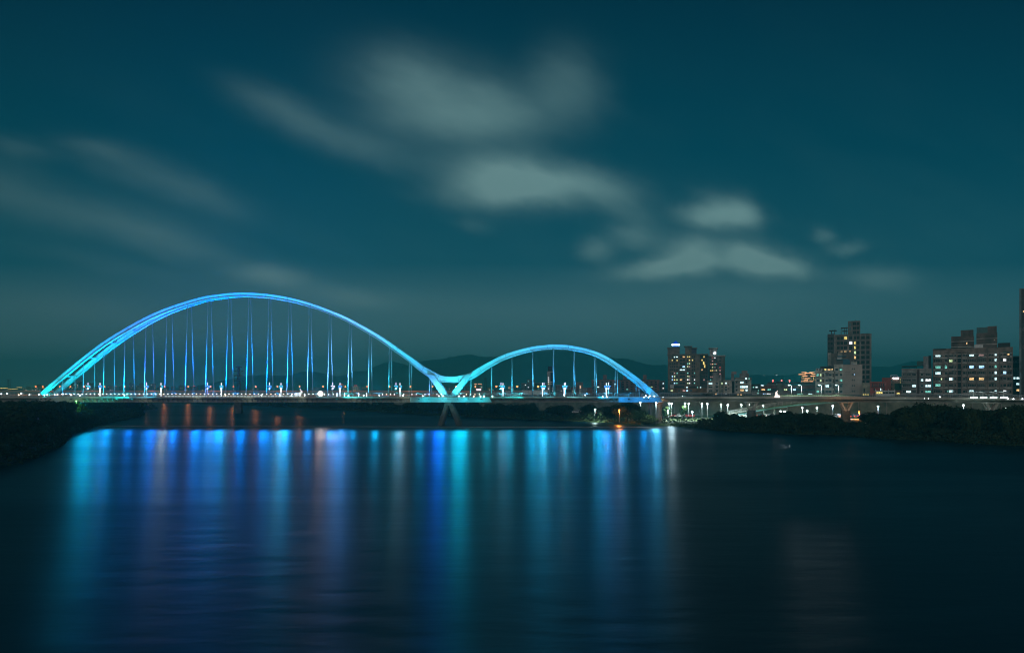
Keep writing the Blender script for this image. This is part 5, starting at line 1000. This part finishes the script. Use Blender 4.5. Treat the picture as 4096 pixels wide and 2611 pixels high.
for i, (xp, D, a, k) in enumerate(cars):
    o = protos[k] if k not in used else copy_tree(protos[k]); used.add(k)
    zone = 'beside the V-topped pier' if xp > 3300 else 'under the ramp bridge' if xp > 2900 else 'on the riverside road right of the round pier' if xp > 2600 else 'on the riverside road under the small arch'
    n = sum(1 for c in cars[:i] if ('beside the V-topped pier' if c[0] > 3300 else 'under the ramp bridge' if c[0] > 2900 else 'on the riverside road right of the round pier' if c[0] > 2600 else 'on the riverside road under the small arch') == zone)
    o.location = (WX(xp, D), D, 1.07); o.rotation_euler = (0, 0, R(a)); tag(o, '%s car %s, %s there from the left' % (paints[k][0], zone, ORD[n]), 'car', 'cars by the river road')

# ------------------------------------------------------------------ vegetation
def crown_mesh(seed, n, m, flat=.75, leaf=.085):
    rr = random.Random(seed); mb = MB(); lobes = []
    for i in range(11):
        a = rr.uniform(0, 2 * math.pi); r = rr.uniform(.15, .72); lobes.append((Vector((r * math.cos(a), r * math.sin(a), rr.uniform(-.35, .55) * flat)), rr.uniform(.28, .5)))
    for c, r in lobes:
        for i in range(n // 11):
            d = Vector((rr.gauss(0, 1), rr.gauss(0, 1), rr.gauss(0, 1) + .15)).normalized(); p = c + d * r * rr.uniform(.72, 1.06); p.z *= .95
            q = (d + Vector((rr.uniform(-.8, .8), rr.uniform(-.8, .8), rr.uniform(-.3, .9)))).normalized(); t = q.orthogonal().normalized(); t.rotate(Matrix.Rotation(rr.uniform(0, 6.28), 3, q)); u = q.cross(t)
            s = leaf * rr.uniform(.6, 1.5); mb.quad(p - t * s, p + u * s * .55, p + t * s, p - u * s * .55)
    return mb.build('crown', m, mesh_only=True)
crowns = [crown_mesh(1, 2300, M_leaf[0]), crown_mesh(2, 2300, M_leaf[0], .65), crown_mesh(3, 2300, M_leaf[1]), crown_mesh(4, 2300, M_leaf[1], .9), crown_mesh(5, 1500, M_leaf[2], .6, .11)]
def trunk_mesh(seed):
    rr = random.Random(seed); mb = MB(); mb.tube((0, 0, -.9), (.03, 0, -.25), .07, .05, 7)
    for i in range(5):
        a = i * 1.3 + rr.random(); mb.tube((.03, 0, -.28), (.45 * math.cos(a), .45 * math.sin(a), rr.uniform(0, .35)), .035, .012, 5)
    return mb.build('trunk', M_bark, mesh_only=True)
trunks = [trunk_mesh(s) for s in (1, 2)]
rv = random.Random(5)
def tree(X, Y, gz, top, rad, kind, label, group, cat='tree', name='bank_tree'):
    h = top - gz; o = thing(name, (X, Y, gz), label, cat, group); zc = h * .52
    c = link('crown', crowns[kind], o, (0, 0, zc), rz=rv.uniform(0, 6.28)); c.scale = (rad, rad, h * .60)
    t = link('trunk', trunks[kind % 2], o, (0, 0, zc), rz=rv.uniform(0, 6.28)); t.scale = (rad * .8, rad * .8, zc / .88)
    return o
def shore_at(S, Y):
    for a, b in zip(S, S[1:]):
        if (a.y - Y) * (b.y - Y) <= 0 and abs(a.y - b.y) > 1e-6: return a.x + (b.x - a.x) * (Y - a.y) / (b.y - a.y)
LSH = smooth_line(left_shore, 5); FSH = smooth_line(far_shore, 5)
# left bank
pts = []
def place(X, Y, rad, mind):
    for a, b in pts:
        if (a - X) ** 2 + (b - Y) ** 2 < mind * mind: return False
    pts.append((X, Y)); return True
GL = 'dense trees covering the left bank'; n = 0; tries = 0
LT1 = 'dark rounded tree in the dense thicket on the left bank'
while n < 92 and tries < 6000:
    tries += 1; Y = rv.uniform(96, 208); sx = shore_at(LSH, Y)
    if sx is None: continue
    X = rv.uniform(-Y * .80 - 4, sx - .8)
    if X > sx - .8 or not place(X, Y, 3, 4.2): continue
    edge = sx - X; top = lerp_tab([(95, 6.0), (110, 6.6), (125, 7.6), (150, 9.0), (200, 9.0)], Y) + rv.uniform(-1.0, .35)
    if edge < 5: top *= .62
    tree(X, Y, .6, min(top, WZ(1594, Y)), rv.uniform(3.0, 4.3) * (.75 if edge < 5 else 1), rv.choice((0, 0, 1, 1, 2)), LT1, GL); n += 1
pts.clear(); n = 0; tries = 0
while n < 50 and tries < 5000:
    tries += 1; Y = rv.uniform(222, 366); sx = shore_at(LSH, Y)
    if sx is None: continue
    X = rv.uniform(max(sx - 60, -Y * .80), sx - 1)
    if not place(X, Y, 4, 6.5): continue
    tree(X, Y, .6, min(7.6 + rv.uniform(-1.2, .6), WZ(1604, Y)), rv.uniform(4.2, 5.6), rv.choice((0, 1, 2)), 'dark tree on the left bank point behind the bridge deck', 'trees on the left bank point behind the bridge'); n += 1
# right bank
GR = 'dense trees covering the right bank'; prof = [(2700, 1690), (2756, 1657), (2788, 1634), (2820, 1634), (2913, 1638), (2960, 1652), (2991, 1657), (3080, 1657), (3108, 1646), (3147, 1634), (3200, 1642), (3276, 1646), (3342, 1669), (3395, 1684), (3432, 1677), (3452, 1644), (3491, 1634), (3541, 1653), (3570, 1640), (3589, 1630), (3650, 1622), (3687, 1611), (3850, 1628), (3960, 1634), (4096, 1612), (4300, 1612)]
pts.clear(); n = 0; tries = 0
while n < 100 and tries < 9000:
    tries += 1; xp = rv.uniform(2735, 4200); Y = rv.uniform(134, 200); X = WX(xp, Y); sx = shore_at(FSH, Y)
    if sx is None or X < sx + 1.6: continue
    if not place(X, Y, 3, 3.6): continue
    top = WZ(lerp_tab(prof, xp) + rv.uniform(-2, 14), Y); top = max(2.0, min(top, 9.2))
    if X < sx + 4: top = min(top, 3.4)
    r = min(rv.uniform(2.6, 3.8), top * .62)
    tree(X, Y, .4, top, r, rv.choice((0, 1, 2, 3)), 'dark tree in the dense thicket along the right bank', GR); n += 1
# domes of foliage that stand out
for xp, yt, D, r, k, lb in ((2477, 1612, 224, 3.6, 3, 'orange-lit leafy tree beside the sodium path lamp on the right bank'), (2505, 1614, 226, 3.4, 1, 'large tree right of the orange path lamp, half lit orange'), (2445, 1617, 229, 3.2, 2, 'tree left of the orange path lamp on the right bank'), (2545, 1634, 216, 3.4, 2, 'rounded green bush at the water left of the round pier'), (2530, 1608, 228, 3.6, 3, 'tall dark tree under the right end of the small arch'), (2590, 1655, 213, 2.2, 4, 'low yellow-green bush at the foot of the round pier'), (2612, 1668, 210.5, 1.6, 4, 'small yellow-lit bush on the bank beside the round pier'), (2575, 1676, 211.5, 2.0, 4, 'grassy bush at the waterline left of the round pier'), (2735, 1622, 238, 1.6, 3, 'young tree between the path lamps right of the round pier'), (2664, 1622, 233, 1.8, 2, 'lit tree just right of the round pier'), (2836, 1570, 290, 3.0, 3, 'dark street tree in front of the pale grey low apartment block')):
    p = W(xp, yt, D); tree(p.x, D, .6 if D < 260 else 7.9, p.z, r, k, lb, None)
# far bank belt
pts.clear(); n = 0; tries = 0
while n < 46 and tries < 5000:
    tries += 1; Y = rv.uniform(226, 440); sx = shore_at(FSH, Y)
    if sx is None: continue
    X = sx + rv.uniform(2.0, 13)
    if not place(X, Y, 3, 6.0): continue
    top = lerp_tab([(226, 6.6), (300, 5.8), (350, 4.6), (400, 3.2), (450, 2.4)], Y) + rv.uniform(-.9, .5)
    tree(X, Y, .5, min(top, WZ(1603, Y)), rv.uniform(3.4, 4.8), rv.choice((0, 1, 2)), 'dark low tree in the belt along the far bank behind the bridge', 'tree belt along the far bank'); n += 1
# ground cover that closes the thickets
def thicket(name, poly_fn, n, m, lab, zmax):
    rr = random.Random(n); mb = MB()
    for i in range(n):
        r = poly_fn(rr)
        if r is None: continue
        X, Y, zt = r; z = rr.uniform(.1, 1) ** .7 * zt; s = rr.uniform(.22, .5)
        q = Vector((rr.gauss(0, .6), rr.gauss(0, .6) - .4, rr.uniform(.2, 1))).normalized(); t = q.orthogonal().normalized(); t.rotate(Matrix.Rotation(rr.uniform(0, 6.28), 3, q)); u = q.cross(t); p = Vector((X, Y, z))
        mb.quad(p - t * s, p + u * s * .5, p + t * s, p - u * s * .5)
    return tag(mb.build(name, m), lab, 'shrubs', kind='stuff')
def f_left(rr):
    Y = rr.uniform(94, 366); sx = shore_at(LSH, Y)
    if sx is None: return None
    e = rr.random() ** 1.6 * 34; X = sx + .9 - e
    return X, Y, min(.8 + e * .9, 4.2)
thicket('shrub_thicket', f_left, 15000, M_leaf[0], 'low dark shrubs filling the left bank down to the waterline', 4)
def f_right(rr):
    Y = rr.uniform(132, 207); sx = shore_at(FSH, Y)
    if sx is None: return None
    e = rr.random() ** 1.4 * 26; X = sx - .8 + e
    return X, Y, min(.7 + e * .55, 2.6 if PX(X, Y) > 2790 else 1.0)
thicket('shrub_thicket', f_right, 15000, M_leaf[0], 'low dark shrubs filling the right bank down to the waterline', 4)
def f_far(rr):
    Y = rr.uniform(212, 500); sx = shore_at(FSH, Y)
    if sx is None: return None
    e = rr.random() * 16; X = sx - .6 + e
    return X, Y, min(.5 + e * .5, lerp_tab([(212, 2.6), (330, 3.4), (420, 2.4), (500, 1.8)], Y))
thicket('shrub_thicket', f_far, 14000, M_leaf[0], 'low dark shrubs along the far bank behind the bridge', 4)
# green floodlight among the left trees
p = Vector((WX(366, 205), 205, 2.0)); p.z = WZ(1660, 200)
t = thing('garden_floodlight', (p.x, p.y - 7, 4.2), 'small floodlight casting green light on the left bank trees', 'floodlight')
MB().box(-.2, .2, -.15, .15, 3.6, 3.9).build('housing', M_dark, t); MB().tube((0, 0, -4), (0, 0, 3.6), .05).build('pole', M_dark, t)
spot('lamp_light', (0, -.4, 3.9), (-2, 6, .5), 5000, (.22, 1, .16), 90, 1, t, .3)

# low concrete sill across the river under the bridge
tag(MB().sweep([(-132, 209, -.6), (-60, 207.5, -.6), (0, 205.5, -.6), (45, 204, -.6)], [(.5, 0), (.35, .68), (-.35, .68), (-.5, 0)]).build('river_sill', M_conc2), 'low pale concrete sill crossing the river just in front of the bridge', 'weir')

# ------------------------------------------------------------------ haze
HAZE = 5.4e-4
if HAZE > 0:
    hm = bpy.data.materials.new('haze'); t = nt(hm); out = t.nodes.new('ShaderNodeOutputMaterial'); v = t.nodes.new('ShaderNodeVolumePrincipled')
    v.inputs['Color'].default_value = (.08, .92, 1, 1); v.inputs['Density'].default_value = HAZE; v.inputs['Anisotropy'].default_value = 0
    t.links.new(v.outputs[0], out.inputs['Volume'])
    tag(MB().box(-5200, 5200, -150, 4700, -2.8, 185).build('haze', hm), kind='stuff')

# ------------------------------------------------------------------ render settings
sc.render.engine = 'CYCLES'
cy = sc.cycles
cy.use_denoising = True
try: cy.denoiser = 'OPENIMAGEDENOISE'
except Exception: pass
cy.max_bounces = 4; cy.diffuse_bounces = 2; cy.glossy_bounces = 3; cy.transmission_bounces = 2; cy.volume_bounces = 0; cy.transparent_max_bounces = 6
cy.sample_clamp_indirect = 3; cy.sample_clamp_direct = 60; cy.caustics_reflective = False; cy.caustics_refractive = False
cy.use_adaptive_sampling = False; cy.filter_width = 1.05
sc.view_settings.view_transform = 'Standard'; sc.view_settings.look = 'None'; sc.view_settings.exposure = 0; sc.view_settings.gamma = 1
